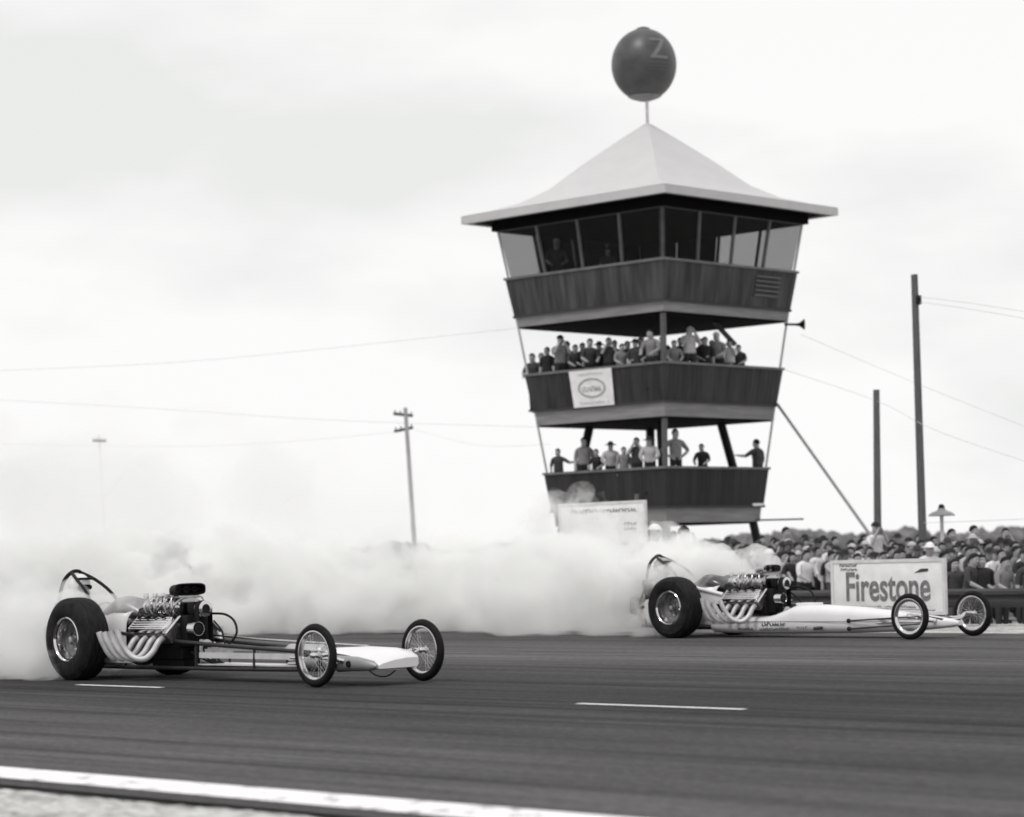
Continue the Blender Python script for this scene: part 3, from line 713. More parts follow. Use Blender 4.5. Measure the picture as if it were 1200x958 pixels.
# decks, railings
LV = [  # a_rail, z_rail, a_panel_bottom, z_panel_bottom, a_slab, z_slab_bottom
    (3.364, 3.736, 3.179, 2.56, 3.08, 2.12), (3.864, 6.7, 3.644, 5.56, 3.58, 5.15), (4.371, 9.58, 4.129, 8.39, 4.08, 8.1)]
for k, (ar, zr, apb, zp, as_, zs) in enumerate(LV):
    top = zp-.01
    MB().loft([corners(as_-.02, zs), corners(as_+.02, top)]).build('deck_edge', FASC, TW, flat=True)
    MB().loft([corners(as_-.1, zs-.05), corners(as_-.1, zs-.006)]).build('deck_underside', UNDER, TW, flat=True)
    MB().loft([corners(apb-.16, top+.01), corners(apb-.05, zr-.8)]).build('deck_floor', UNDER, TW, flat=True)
    for i in range(4):
        j = (i+1) % 4
        A, B = corners(apb, zp), corners(ar, zr-.07); A2, B2 = corners(apb-.08, zp), corners(ar-.08, zr-.07)
        p = MB(); nb = 26; e0 = .012
        # vertical boards, each its own slat of the panel with a tiny gap
        nrm = (A[j]-A[i]).cross(Vector((0, 0, 1))).normalized()
        p.loft([[A2[i], A2[j], B2[j], B2[i]], [(A[i]+A2[i])/2, (A[j]+A2[j])/2, (B[j]+B2[j])/2, (B[i]+B2[i])/2]])
        rnd = random.Random(k*10+i)
        for q in range(nb):
            t0, t1 = q/nb+.0007, (q+1)/nb-.0007; d_ = nrm*rnd.uniform(.0, .004)
            p.prism([A[i].lerp(A[j], t0)+d_, A[i].lerp(A[j], t1)+d_, B[i].lerp(B[j], t1)+d_, B[i].lerp(B[j], t0)+d_], -nrm*.05)
        po = p.build('railing_panel', PANEL[k], TW, flat=True)
        C, D2 = corners(ar+.06, zr), corners(ar-.14, zr); E, G2 = corners(ar+.06, zr-.07), corners(ar-.14, zr-.07)
        MB().loft([[C[i], C[j], D2[j], D2[i]], [E[i], E[j], G2[j], G2[i]]]).build('cap_rail', mat('cap_rail_wood', .12, .6, 0, .25, 3), TW, flat=True)
        # lower ledge
        C, D2 = corners(apb+.05, zp+.0), corners(apb-.1, zp); E, G2 = corners(apb+.05, zp+.05), corners(apb-.1, zp+.05)
        MB().loft([[C[i]-Vector((0, 0, .02)), C[j]-Vector((0, 0, .02)), D2[j], D2[i]], [E[i], E[j], G2[j], G2[i]]]).build('ledge', mat('ledge_wood', .03, .8), TW, flat=True)
# corner posts running from the lowest deck to the eaves
seq = [(3.06, 2.3), (3.3, 3.736), (3.8, 6.7), (4.3, 9.58), (4.62, 11.2)]
for i in range(4):
    front = i == 0
    pts = [corners(a-(.17 if front else .02), z)[i] for a, z in seq]
    MB().tube(pts, .085 if front else .035, 8).build('corner_post', POSTM if front else EDGEP, TW)
# splayed legs
for i in range(4):
    ci = lambda a, z: corners(a, z)[i]
    MB().tube([ci(3.35, -.4), ci(2.85, 2.1), ci(2.3, 3.74), ci(1.95, 5.15)], .13, 8).build('leg', black_paint, TW)
MB().tube([(1.75, -.6, 8.1), (2.35, -.9, 7.35)], .08, 6).build('brace', POSTM, TW)
MB().box((3.6, -.05, 2.16), (1.5, .25, .05)).build('plank', mat('plank_wood', .08, .8), TW)
MB().box((2.95, -.3, 2.62), (.34, .2, .08)).build('ledge_board', board_white, TW)
# glazed top storey
GL = bpy.data.materials.new('tinted_window_glass'); GL.use_nodes = True
nt = GL.node_tree; nt.nodes.clear(); L = nt.links.new
ou = nt.nodes.new('ShaderNodeOutputMaterial'); tr_ = nt.nodes.new('ShaderNodeBsdfTransparent'); gl_ = nt.nodes.new('ShaderNodeBsdfGlossy'); ms = nt.nodes.new('ShaderNodeMixShader')
tr_.inputs[0].default_value = (.71, .71, .71, 1); gl_.inputs['Roughness'].default_value = .03; gl_.inputs[0].default_value = (.8, .8, .8, 1)
ms.inputs[0].default_value = .012
L(tr_.outputs[0], ms.inputs[1]); L(gl_.outputs[0], ms.inputs[2]); L(ms.outputs[0], ou.inputs[0])
A0, A1 = 4.27, 4.58
for i in range(4):
    j = (i+1) % 4; nw = 4
    P0, P1 = corners(A0, 9.59), corners(A1, 10.97); n_ = (P0[j]-P0[i]).cross(Vector((0, 0, 1))).normalized()
    for k in range(nw):
        t0, t1 = k/nw+.012, (k+1)/nw-.012
        q = [P0[i].lerp(P0[j], t0), P0[i].lerp(P0[j], t1), P1[i].lerp(P1[j], t1), P1[i].lerp(P1[j], t0)]
        solid = (i == 2 and k < 3) or (i == 1 and k >= 2)          # boarded bays at the back
        if solid: MB().prism(q, -n_*.05).build('wall_board', UNDER, TW, flat=True)
        else: MB().prism(q, -n_*.012).build('window_pane', GL, TW, flat=True)
        if k:
            a, b = P0[i].lerp(P0[j], k/nw), P1[i].lerp(P1[j], k/nw)
            MB().tube([a+n_*.01, b+n_*.01], .055, 8).build('mullion', POSTM, TW)
    MB().tube([P1[i]+Vector((0, 0, .03)), P1[j]+Vector((0, 0, .03))], .05, 6).build('window_head', mat('head_trim', .05, .7), TW)
# louvred vent on the right face of the top railing
def face_pt(i, t, a, z): c = corners(a, z); return c[i].lerp(c[(i+1) % 4], t)
lv = MB(); nR = (face_pt(0, 1, 1, 0)-face_pt(0, 0, 1, 0)).cross(Vector((0, 0, 1))).normalized()
for k in range(5):
    z = 8.72+.135*k; aa = 4.129+(4.371-4.129)*(z-8.39)/1.19
    q = [face_pt(0, .68, aa, z)+nR*.02, face_pt(0, .87, aa, z)+nR*.02, face_pt(0, .87, aa, z+.04)+nR*.09, face_pt(0, .68, aa, z+.04)+nR*.09]
    lv.prism(q, (0, 0, .03))
lv.build('vent', mat('vent_metal', .12, .5, .3), TW, flat=True)
def tw(p): return TW.matrix_basis @ Vector(p)
# white banner on the middle railing
Mt = Matrix.Translation((4.273, 74, 0)) @ Matrix.Rotation(math.radians(1.18), 4, 'Z')
nL = Mt.to_3x3() @ Vector((-1, -1, 0)).normalized(); exL = Mt.to_3x3() @ Vector((1, -1, 0)).normalized()
def left_face(t, z, out=.05):       # t: 0 at the front corner, 1 at the left corner
    aa = 3.644+(3.864-3.644)*(z-5.56)/1.14; c = corners(aa, z)
    return Mt @ c[0].lerp(c[3], t)+nL*out
q = [left_face(.665, 5.58, .05), left_face(.36, 5.58, .05), left_face(.36, 6.64, .05), left_face(.665, 6.64, .05)]
ban = MB().prism(q, nL*.02).build('banner', board_white, flat=True)
tag(ban, 'square white banner with an oval emblem hung on the middle deck railing of the tower', 'banner')
ctr = (q[0]+q[1]+q[2]+q[3])/4+nL*.027; ey = ((q[3]-q[0])).normalized(); ex = (q[1]-q[0]).normalized()
W_ = (q[1]-q[0]).length; H_ = (q[3]-q[0]).length
em = MB()
ring = lambda rx, ry, o: [ctr+ex*rx*math.cos(2*PI*k/40)+ey*ry*math.sin(2*PI*k/40)+nL*o for k in range(40)]
em.loft([ring(W_*.34, H_*.27, 0), ring(W_*.34, H_*.27, .004), ring(W_*.30, H_*.22, .004), ring(W_*.30, H_*.22, 0)], caps=False)
marks(em, ctr-ex*W_*.24-ey*.1, ex, ey, W_*.48, .16, 10, 21, 1.)
em.build('emblem', mat('grey_banner_ink', .3, .7), ban)
e2 = MB(); marks(e2, ctr-ex*W_*.4-ey*H_*.43, ex, ey, W_*.8, .07, 14, 22, .95); marks(e2, ctr-ex*W_*.4+ey*H_*.36, ex, ey, W_*.8, .06, 14, 23, .9)
e2.build('lettering', mat('pale_banner_ink', .42, .7), ban)
# horn loudspeaker on the right corner
hp = at(923, 381, 74.0)
sp = MB().tube([hp+Vector((-.1, 0, .02)), hp+Vector((.3, -.02, .0))], .035, 8); sp.loft([[hp+Vector((x, -.02+r*math.cos(2*PI*k/16), r*math.sin(2*PI*k/16))) for k in range(16)] for x, r in ((.25, .04), (.34, .05), (.44, .12), (.5, .17))])
tag(sp.build('loudspeaker', black_paint), 'small black horn loudspeaker sticking out beside the upper deck of the tower', 'loudspeaker')

# ------------------------------------------------------------------ poles and wires
def pole(name, top, bot_px, D, r, label, arms=(), m=None):
    t = at(*top, D); b = at(*bot_px, D)
    d_ = (t-b)/(t.z-b.z); b = t-d_*(t.z+.5)
    root = empty(name, (b.x, b.y, -.4), 0, label, 'pole'); off = Vector((b.x, b.y, -.4))
    MB().tube([b-off, t-off], [r*1.12, r*.85], 12).build('shaft', m or wood_pole, root)
    for (x0, y0), (x1, y1) in arms:
        a, c = at(x0, y0, D)-off, at(x1, y1, D)-off; c = c+Vector((0, .25, 0)); a = a-Vector((0, .25, 0))
        MB().tube([a, c], .07, 6).build('crossarm', wood_pole, root)
        ins = MB()
        for q in (.06, .35, .65, .94): p = a.lerp(c, q); ins.tube([p, p+Vector((0, 0, .16))], .03, 6)
        ins.build('insulators', mat('insulator_glass', .1, .3), root)
    return root
pole('utility_pole', (475, 478), (484, 613), 104, .095, 'distant wooden utility pole with two crossarms standing behind the smoke', [((462, 485.5), (483, 487)), ((463, 506), (483, 501))], mat('haze_paled_wood', .33, .85, 0, .25, 5, .3, stretch=(8, 8, .6)))  # pale shaft tone paints the distance haze into the wood colour
pole('utility_pole', (116, 510), (120, 580), 140, .055, 'faint bare utility pole almost lost in the smoke beyond the bare-frame dragster', [((110, 517), (123, 517))], mat('haze_whitened_pole', .85, .85, 0, .1, 5))  # near-white shaft, haze fading painted into its colour
tp = pole('utility_pole', (1071.5, 322), (1081, 625), 62, .1, 'tallest bare wooden pole, rising beside the crowd with a bracket near its top')
pt = at(1076, 352, 62)-Vector(tp.location); MB().box(tuple(pt), (.12, .3, .22), bevel=.01).build('bracket', dark_iron, tp)
pole('utility_pole', (1027, 457), (1028.5, 617), 66, .1, 'shorter bare wooden pole with a dark foot beside the tall pole')
def wire(pts, label, r=.008):
    P_ = [at(*p) for p in pts]
    o = MB().tube(P_, r, 5, smooth=6).build('overhead_wire', wire_m)
    tag(o, label, 'wire', 'overhead wires')
wire([(-60, 466, 104), (165, 478, 104), (340, 490, 104), (475, 496, 104), (640, 501, 104)], 'dark overhead wire running from the crossarm pole to the tower', .0085)
wire([(-60, 519, 120), (240, 523, 112), (472, 506, 104)], 'faint overhead wire reaching the lower crossarm from beyond the smoke', .007)
wire([(483, 503, 104), (560, 522, 100), (645, 521, 76)], 'faint wire between the lower crossarm and the bottom deck of the tower', .006)
wire([(-60, 437, 90), (150, 428, 85), (300, 417, 80), (604, 385, 75)], 'thin wire crossing the pale sky to the upper deck of the tower', .0065)
wire([(1076, 348, 62), (1140, 356, 58), (1260, 375, 52)], 'upper of two thin wires leaving the tall pole near its top', .0065)
wire([(1076, 354, 62), (1140, 363, 58), (1260, 384, 52)], 'lower of two thin wires leaving the tall pole near its top', .0065)
wire([(938, 392, 73), (1075, 450, 64), (1260, 523, 52)], 'long thin wire sloping down from the loudspeaker past the tall pole', .0065)
wire([(915, 432, 73), (1027, 470, 66), (1100, 506, 60), (1260, 560, 52)], 'long thin wire sloping from the middle deck past the short pole', .0065)
wire([(1081, 613, 62), (1140, 611, 58), (1260, 606, 50)], 'low nearly level wire running along above the crowd from the tall pole', .006)
p0, p1 = at(911, 474, 74), at(1016, 622, 66); p1 = p0+(p1-p0)*((p0.z+.38)/(p0.z-p1.z))
tag(MB().tube([p0, p1], .045, 8).build('stay_pole', mat('grey_galvanised', .3, .5, .4)), 'slanting grey stay running from the middle deck of the tower down to the short pole', 'stay')

# ------------------------------------------------------------------ signs and guardrail
def signboard(name, px0, px1, ytop, ybot, v, label, depth=.05, posts=True, nudge=0.):
    a, b = at_v(px0, ytop, v), at_v(px1, ytop, v); c = at_v((px0+px1)/2, ybot, v)
    z1 = (a.z+b.z)/2+nudge; z0 = c.z
    root = empty(name, (a.x, a.y, 0), STRIP_ROT, label, 'sign'); w = (b-a).length
    MB().box((w/2, 0, (z0+z1)/2), (w, depth, z1-z0), bevel=.008).build('board', board_white, root)
    fr = MB()
    for x in (.02, w-.02): fr.box((x, -.008, (z0+z1)/2), (.05, depth+.012, z1-z0+.02))
    fr.box((w/2, -.008, z0), (w, depth+.01, .05)).box((w/2, -.008, z1), (w, depth+.01, .05)); fr.build('board_frame', mat('sign_frame', .6, .6), root)
    for x in (w*.12, w*.88): MB().box((x, depth*.9, z0/2+z1*.2-.1), (.07, .06, z0+z1*.4+.3)).build('post', wood_pole, root)
    return root, w, z0, z1
sg, w, z0, z1 = signboard('signboard', 975, 1108, 657.5, 719, 30.35, 'white signboard with large faded grey lettering standing against the guardrail')
h = z1-z0
tx = text_mesh('Firestone', h*.78, 'lettering', ink_soft, sg, .011); bb = [v.co.x for v in tx.data.vertices]; tw_ = max(bb)-min(bb)
tx.scale = (w*.74/tw_, 1, 1); tx.location = (w*.5, -.03, z0+h*.25); tx.rotation_euler = (PI/2, 0, 0)
mk = MB(); marks(mk, (w*.09, -.028, z0+h*.82), (1, 0, 0), (0, 0, 1), w*.15, h*.055, 8, 31, 1.); marks(mk, (w*.08, -.028, z0+h*.9), (1, 0, 0), (0, 0, 1), w*.16, h*.055, 9, 35, 1.); mk.build('lettering', ink, sg)
mk = MB(); marks(mk, (w*.2, -.028, z0+h*.09), (1, 0, 0), (0, 0, 1), w*.55, h*.06, 26, 33, .95); mk.build('lettering', ink_soft, sg)
mk = MB(); mk.prism([(w*.74, -.028, z0+h*.76), (w*.86, -.028, z0+h*.79), (w*.86, -.028, z0+h*.84), (w*.8, -.028, z0+h*.84)], (0, -.004, 0)); mk.build('emblem', ink, sg)
s2, w, z0, z1 = signboard('signboard', 656, 757, 590, 636, 36.5, 'white signboard with small dark lettering, half hidden by smoke in front of the tower')
h = z1-z0
mk = MB(); marks(mk, (w*.15, -.028, z0+h*.76), (1, 0, 0), (0, 0, 1), w*.76, h*.1, 22, 41, .95); marks(mk, (w*.76, -.028, z0+h*.42), (1, 0, 0), (0, 0, 1), w*.15, h*.07, 4, 42, 1.); marks(mk, (w*.76, -.028, z0+h*.3), (1, 0, 0), (0, 0, 1), w*.15, h*.07, 4, 43, 1.)
mk.build('lettering', ink_soft, s2)
# guardrail along the far edge
GR = empty('guardrail', tuple(T(-30, 31)), STRIP_ROT, 'dark weathered steel guardrail along the far side of the strip before the crowd', 'guardrail')
pr = [(0, .27), (-.04, .31), (-.045, .36), (0, .4), (0, .43), (-.045, .47), (-.04, .52), (0, .56), (.012, .55), (-.028, .515), (-.03, .475), (.014, .43), (.014, .4), (-.03, .36), (-.028, .315), (.012, .28)]
MB().loft([[(x, y, z) for y, z in pr] for x in (-20, 0, 10, 40)]).build('rail', mat('weathered_guardrail', .05, .6, .3, .4, 1.6, stretch=(.4, 1, 3)), GR)
for k in range(16): MB().box((-19+3.3*k, .09, .2), (.12, .13, .7), bevel=.01).build('post', mat('guardrail_post', .3, .8) if k % 2 else wood_pole, GR)
# dark hoarding boards leaning behind the rail on the right
# ------------------------------------------------------------------ spectators on the tower
TG = 'spectators on the tower decks'
def on_deck(px, hy, lvl, pose, shirt, hd, label, trs='d', hdtone=None, inset=.42, turn=0., back=0., group=None):
    ar, zr = LV[lvl][0], LV[lvl][1]; floor = zr-.8
    cx, cy = 4.273, 74.
    a, b = derot(px, hy); rx = (a-600)/F
    best = None
    # walk back along the line of sight until just inside the front railing
    Y = 68.
    while Y < 80:
        X = rx*Y; ins = (ar-inset)-(abs(X-cx)+abs(Y-cy))
        if ins > 0: break
        Y += .02
    Y += back; X = rx*Y
    z = EYE-(b-HOR)*Y/F
    s = max(.82, min(1.1, (z-floor)/1.75))
    face = math.atan2(X-0, Y-0)
    person((X, Y, floor), -face*.5+turn, s, pose, shirt, hd, trs, label, group or TG, hdtone)
LV2 = [  # mostly dark shirts: shade beneath the upper deck put into the cloth tones
 (625, 397, 'rail', 'd', 'hair', 'person in dark clothes leaning at the left end of the middle deck railing'),
 (641, 407, 'down', 'b', 'hair', 'person in black with a lowered head between two others left of the banner'),
 (656, 394, 'cam', 'g', 'cap', 'person in grey and a dark cap, hands raised to the face, left of the banner'),
 (672, 404, 'rail', 'd', 'hair', 'person in charcoal leaning over the banner with arms on the rail'),
 (690, 397, 'rail', 'd', 'hair', 'person in charcoal resting both arms on the rail above the banner'),
 (713, 396, 'cam', 'd', 'hair', 'person in dark clothes holding a camera up just right of the banner'),
 (727, 403, 'rail', 'g', 'hair', 'short person in grey leaning on the rail right of the banner'),
 (744, 398, 'down', 'd', 'hat', 'person in charcoal with a brimmed hat on the middle deck'),
 (764, 386, 'rail', 'g', 'hair', 'tall grey-shirted person leaning on the rail left of the middle deck corner post'),
 (789, 399, 'rail', 'g', 'hair', 'person in grey bent over the rail just right of the middle deck corner post'),
 (807, 380, 'cam', 'l', 'hair', 'tallest person on the middle deck, pale shirt, hands raised to the face'),
 (826, 395, 'down', 'b', 'hair', 'person in black beside the tall pale-shirted one on the middle deck'),
 (842, 390, 'rail', 'g', 'cap', 'person in a grey shirt and light cap near the right of the middle deck group'),
 (855, 398, 'cam', 'w', 'hair', 'person in a white shirt holding both hands up at the right of the middle deck'),
 (867, 404, 'rail', 'd', 'hair', 'short dark-clothed person at the right end of the middle deck group'),
]
BACK = [
 (634, 403, 'down', 'b', 'hair'), (664, 400, 'down', 'd', 'hair'), (681, 402, 'rail', 'b', 'hair'), (702, 401, 'down', 'b', 'hat'), (720, 399, 'down', 'd', 'hair'),
 (735, 400, 'down', 'b', 'hair'), (752, 396, 'rail', 'd', 'hair'), (776, 394, 'down', 'b', 'hair'), (797, 396, 'down', 'd', 'hair'), (818, 397, 'rail', 'b', 'hair'), (834, 399, 'down', 'd', 'hair')]
for i, (px, hy, po, sh, hd) in enumerate(BACK):
    on_deck(px, hy, 1, po, sh, hd, 'dark-clothed person in the shaded second row on the middle deck of the tower', hdtone='b' if hd == 'hat' else None, turn=random.uniform(-.7, .7), inset=1.1, group='second row on the middle deck')
for i, (px, hy, po, sh, hd, lb) in enumerate(LV2):
    on_deck(px, hy, 1, po, sh, hd, lb, hdtone='l' if px == 842 else None, turn=random.uniform(-.5, .5), inset=.4+.25*(i % 2))
LV1 = [
 (654, 526, 'reach', 'd', 'hair', 'person in dark clothes with an outstretched arm at the left end of the lowest deck'),
 (684, 513, 'down', 'g', 'hair', 'person in a grey shirt in front of the dark left leg on the lowest deck'),
 (700, 531, 'rail', 'b', 'hair', 'person in black leaning low over the lowest deck railing'),
 (715, 518, 'rail', 'l', 'hat', 'person in a pale top and dark brimmed hat leaning on the lowest deck railing'),
 (731, 530, 'down', 'g', 'hair', 'short person in grey next to the hatted one on the lowest deck'),
 (746, 513, 'cam', 'd', 'hair', 'person in charcoal holding a camera at the eye on the lowest deck'),
 (761, 512, 'rail', 'l', 'hat', 'pale-shirted person in a wide dark hat leaning forward left of the lowest corner post'),
 (791, 503, 'hips', 'g', 'hair', 'tall person in a grey T-shirt with hands on hips right of the lowest corner post'),
 (823, 520, 'rail', 'b', 'hair', 'person in black standing alone against the sky on the lowest deck'),
 (887, 507, 'reach', 'd', 'hair', 'person in dark grey with one arm out at the right end of the lowest deck'),
]
for i, (px, hy, po, sh, hd, lb) in enumerate(LV1):
    on_deck(px, hy, 0, po, sh, hd, lb, hdtone='b' if hd == 'hat' else None, turn=random.uniform(-.4, .4) if px != 887 else -2.4, inset=.36+.25*(i % 2))
for px, hy, po, sh, hd, lb in [
 (634, 284, 'down', 'b', 'hair', 'person in black behind the glass at the left end of the top storey'),
 (652, 279, 'rail', 'd', 'cap', 'person in charcoal and a light cap inside the glazed top storey'),
 (712, 291, 'rail', 'd', 'hair', 'person seated low behind the middle windows of the top storey')]:
    on_deck(px, hy, 2, po, sh, hd, lb, hdtone='l' if hd == 'cap' else None, inset=1.5)

# ------------------------------------------------------------------ crowd behind the guardrail
CG = 'spectators behind the guardrail'
def on_ground(px, hy, D, pose, shirt, hd, label, trs='d', hdtone=None, turn=0., group=None):
    def err(Dq):                                   # nearest distance at which a person of ordinary height fits
        p = at(px, hy, Dq); s = (p.z-gz_at(p.dot(DN)))/1.75
        return max(0, s-1.06, .9-s)*40+abs(Dq-D-13)*.05+max(0, 32.2-p.dot(DN))*9
    D = min([41+.25*k for k in range(130)], key=err)
    p = at(px, hy, D); gz = gz_at(p.dot(DN)); s = (p.z-gz)/1.75; s_ = max(.78, min(1.12, s)); zoff = gz
    person((p.x, p.y, zoff), turn+math.radians(25), s_, pose, shirt, hd, trs, label, group or CG, hdtone)
GC = [
 (767, 616, 50, 'down', 'w', 'cap', 'person in white with a white cap between the signboard and the tower leg', 'w'),
 (786, 622, 52, 'rail', 'g', 'hair', 'person in grey seen faintly through smoke under the lowest deck'),
 (800, 617, 54, 'cam', 'l', 'hair', 'pale-shirted person with raised hands in the smoke under the lowest deck'),
 (818, 637, 46, 'down', 'b', 'hair', 'dark-clothed person at the edge of the smoke below the tower'),
 (832, 641, 45, 'rail', 'b', 'hair', 'person in black leaning forward below the tower beside a white shirt'),
 (846, 643, 43, 'down', 'w', 'hair', 'bareheaded person in a white shirt below the right part of the lowest deck'),
 (853, 630, 50, 'down', 'd', 'hat', 'person in charcoal with a dark wide hat below the lowest deck', 'b'),
 (868, 641, 43.5, 'cam', 'w', 'hair', 'person in a white shirt with hands at the face, left of the slanted tower leg'),
 (883, 640, 45, 'rail', 'l', 'hair', 'person in a pale shirt under the slanted tower leg'),
 (893, 628, 52, 'down', 'b', 'hair', 'person in black directly behind the foot of the slanted tower leg'),
 (901, 645, 42, 'down', 'l', 'cap', 'pale-shirted person in a white cap above the engine of the white-bodied dragster', 'w'),
 (921, 618, 45, 'hips', 'g', 'hair', 'tall person in a grey shirt with elbows out, right of the tower leg'),
 (934, 636, 48, 'down', 'd', 'hair', 'person in charcoal next to the tall grey-shirted one'),
 (943, 627, 53, 'down', 'b', 'hat', 'person in black with a broad dark hat between tower and signboard', 'b'),
 (941, 644, 43, 'rail', 'w', 'hair', 'person in a white shirt leaning at the rail left of the signboard'),
 (957, 641, 45, 'down', 'w', 'hair', 'second white-shirted person from the signboard, behind the rail'),
 (962, 628, 54, 'rail', 'd', 'hat', 'person in charcoal with a flat dark hat left of the short pole', 'b'),
 (974, 646, 43, 'cam', 'l', 'hair', 'person in a pale shirt at the top left corner of the signboard'),
 (978, 629, 52, 'down', 'b', 'hair', 'dark figure in the back row above the left part of the signboard'),
 (996, 633, 47, 'rail', 'b', 'hat', 'person in black with a dark hat left of the white-shirted photographer', 'b'),
 (1001, 648, 41.5, 'rail', 'w', 'hair', 'short person in white looking over the left half of the signboard'),
 (1012, 627, 55, 'down', 'd', 'hair', 'dark-clothed person just behind the photographer at the short pole'),
 (1025, 613, 43, 'cam', 'w', 'cap', 'photographer in a white shirt and black cap at the foot of the short pole', 'b'),
 (1045, 633, 47, 'down', 'd', 'hair', 'person in charcoal right of the white-shirted photographer'),
 (1052, 626, 53, 'down', 'b', 'hat', 'person in black with a flat hat between the two bare poles', 'b'),
 (1056, 644, 42.5, 'rail', 'g', 'hair', 'person in grey behind the middle of the signboard'),
 (1068, 635, 46, 'down', 'g', 'hair', 'grey-shirted person left of the tall pole foot'),
 (1076, 626, 52, 'rail', 'b', 'hair', 'person in black right at the foot of the tall pole'),
 (1094, 629, 54, 'down', 'd', 'hair', 'person in charcoal under the round lamp beside the tall pole'),
 (1087, 636, 40.5, 'rail', 'w', 'hat', 'person in a white wide-brimmed hat leaning over the right end of the signboard', 'w'),
 (1115, 620, 44, 'down', 'l', 'hair', 'person in a pale shirt right of the signboard'),
 (1127, 634, 47, 'down', 'w', 'hair', 'white-shirted person partly behind a pale-shirted one, right of the signboard'),
 (1141, 616, 46, 'down', 'g', 'hair', 'tall person in grey standing in the crowd right of the signboard'),
 (1134, 648, 42.5, 'rail', 'd', 'hair', 'person in charcoal leaning at the rail right of the signboard'),
 (1156, 632, 44, 'rail', 'd', 'hat', 'person in charcoal with a dark hat over the far front wheel of the white-bodied dragster', 'b'),
 (1167, 637, 48, 'down', 'l', 'hair', 'pale-shirted person in the second row above the guardrail'),
 (1178, 619, 44, 'cam', 'b', 'hair', 'person in black with hands raised to the face near the right end of the crowd'),
 (1150, 650, 41.5, 'down', 'b', 'hair', 'short person in black in the front row over the guardrail'),
 (1172, 652, 41, 'rail', 'g', 'hair', 'person in grey in the front row leaning towards the guardrail'),
 (1191, 640, 43, 'down', 'g', 'hair', 'grey-shirted person at the right end of the crowd'),
 (1198, 631, 48, 'rail', 'd', 'hat', 'person in charcoal with a hat at the very right of the crowd', 'b'),
 (1119, 655, 40.5, 'down', 'd', 'hair', 'short dark-clothed person just past the right edge of the signboard'),
 (1206, 648, 41, 'down', 'd', 'hair', 'person in charcoal cut off by the right edge of the picture'),
]
EX = []
rx_ = random.Random(44)
px = 812.
while px < 1212:
    px += rx_.uniform(2.6, 5.2)
    if px > 975 and px < 1108 and rx_.random() < .35: continue
    k = rx_.random(); tone = rx_.choice('bbdwbwgdwlwgl' if px < 1105 else 'bbdbdldgw')
    hy = rx_.uniform(630, 648) - (4 if px > 1110 else 0)
    EX.append((px, hy, 46+rx_.uniform(0, 8), rx_.choice(['down', 'rail', 'down', 'rail', 'cam']), tone, rx_.choice(['hair', 'hair', 'hair', 'cap', 'hat']), None))
NAMES = {'b': 'black', 'd': 'charcoal', 'g': 'grey', 'w': 'white', 'l': 'pale'}
for px, hy, D, po, tone, hd, _ in EX:
    where = 'between the tower leg and the signboard' if px < 978 else ('in the packed rows behind the signboard' if px < 1108 else 'in the packed rows right of the signboard')
    on_ground(px, hy, D, po, tone, hd, '%s person in a %s top %s' % ({'hair': 'bareheaded', 'cap': 'capped', 'hat': 'hatted'}[hd], NAMES[tone], where), hdtone=None if hd == 'hair' else rx_.choice('bbdl'), turn=rx_.uniform(-.6, .6), group='packed spectators %s' % where)
for r in GC:
    on_ground(*r[:7], hdtone=r[7] if len(r) > 7 else None, turn=random.uniform(-.5, .5), trs=random.choice('ddg'))

# round pan lamp on a pale post beside the tall pole
lp = at(1103.5, 603.5, 60); lz = lp.z; gz = gz_at(lp.dot(DN))
lamp = empty('street_lamp', (lp.x, lp.y, gz), 0, 'round pan-shaded lamp on a pale post rising from the crowd beside the tall pole', 'lamp'); q = lz-gz
MB().lathe([(.06, 0), (.052, q*.5), (.045, q-.05), (0, q-.05)], axis='z', n=14).build('post', mat('pale_lamp_post', .55, .6), lamp)
MB().lathe([(.07, q+.17), (.12, q+.1), (.24, q+.06), (.325, q-.01), (.315, q-.03), (.22, q+.02), (.05, q+.03), (0, q+.03)], axis='z', n=32).build('lamp_shade', mat('grey_enamel', .22, .45), lamp)
MB().lathe([(0, q+.26), (.05, q+.25), (.075, q+.2), (.085, q+.12), (.1, q+.1)], axis='z', n=20).build('lamp_cap', black_paint, lamp)
MB().lathe([(0, q-.06), (.06, q-.04), (.08, q+.01), (.05, q+.04)], axis='z', n=18).build('bulb', mat('milky_bulb', .6, .3), lamp)

# ------------------------------------------------------------------ far tree belt
LEAF = mat('haze_paled_foliage', .16, .95, 0, .4, .6, spec=.1)  # lightened base colour stands in for distance haze over the trees
def treeline():
    mb = MB(); rnd = random.Random(3)
    for i in range(430):
        px = rnd.uniform(380, 1320); D = rnd.uniform(360, 470); a, b = derot(px, 600)
        X = (a-600)*D/F; hgt = 2.7+1.4*noise.noise(Vector((px*.012, 0, 1)))+.5*noise.noise(Vector((px*.05, 3, 1)))+ (1.1 if px > 860 else .4)
        for k in range(3):
            r = rnd.uniform(.9, 2.1); c = Vector((X+rnd.uniform(-2, 2), D, rnd.uniform(.2, 1)*(hgt-r*.7)))
            res = bmesh.ops.create_icosphere(mb.bm, subdivisions=2, radius=r)
            for v in res['verts']:
                d_ = v.co.normalized(); v.co = c+v.co*(1+.45*noise.noise(d_*2.1+c))
    return tag(mb.build('far_trees', LEAF, ang=180), 'low dark belt of distant trees on the horizon behind the crowd', 'trees', kind='stuff')
treeline()

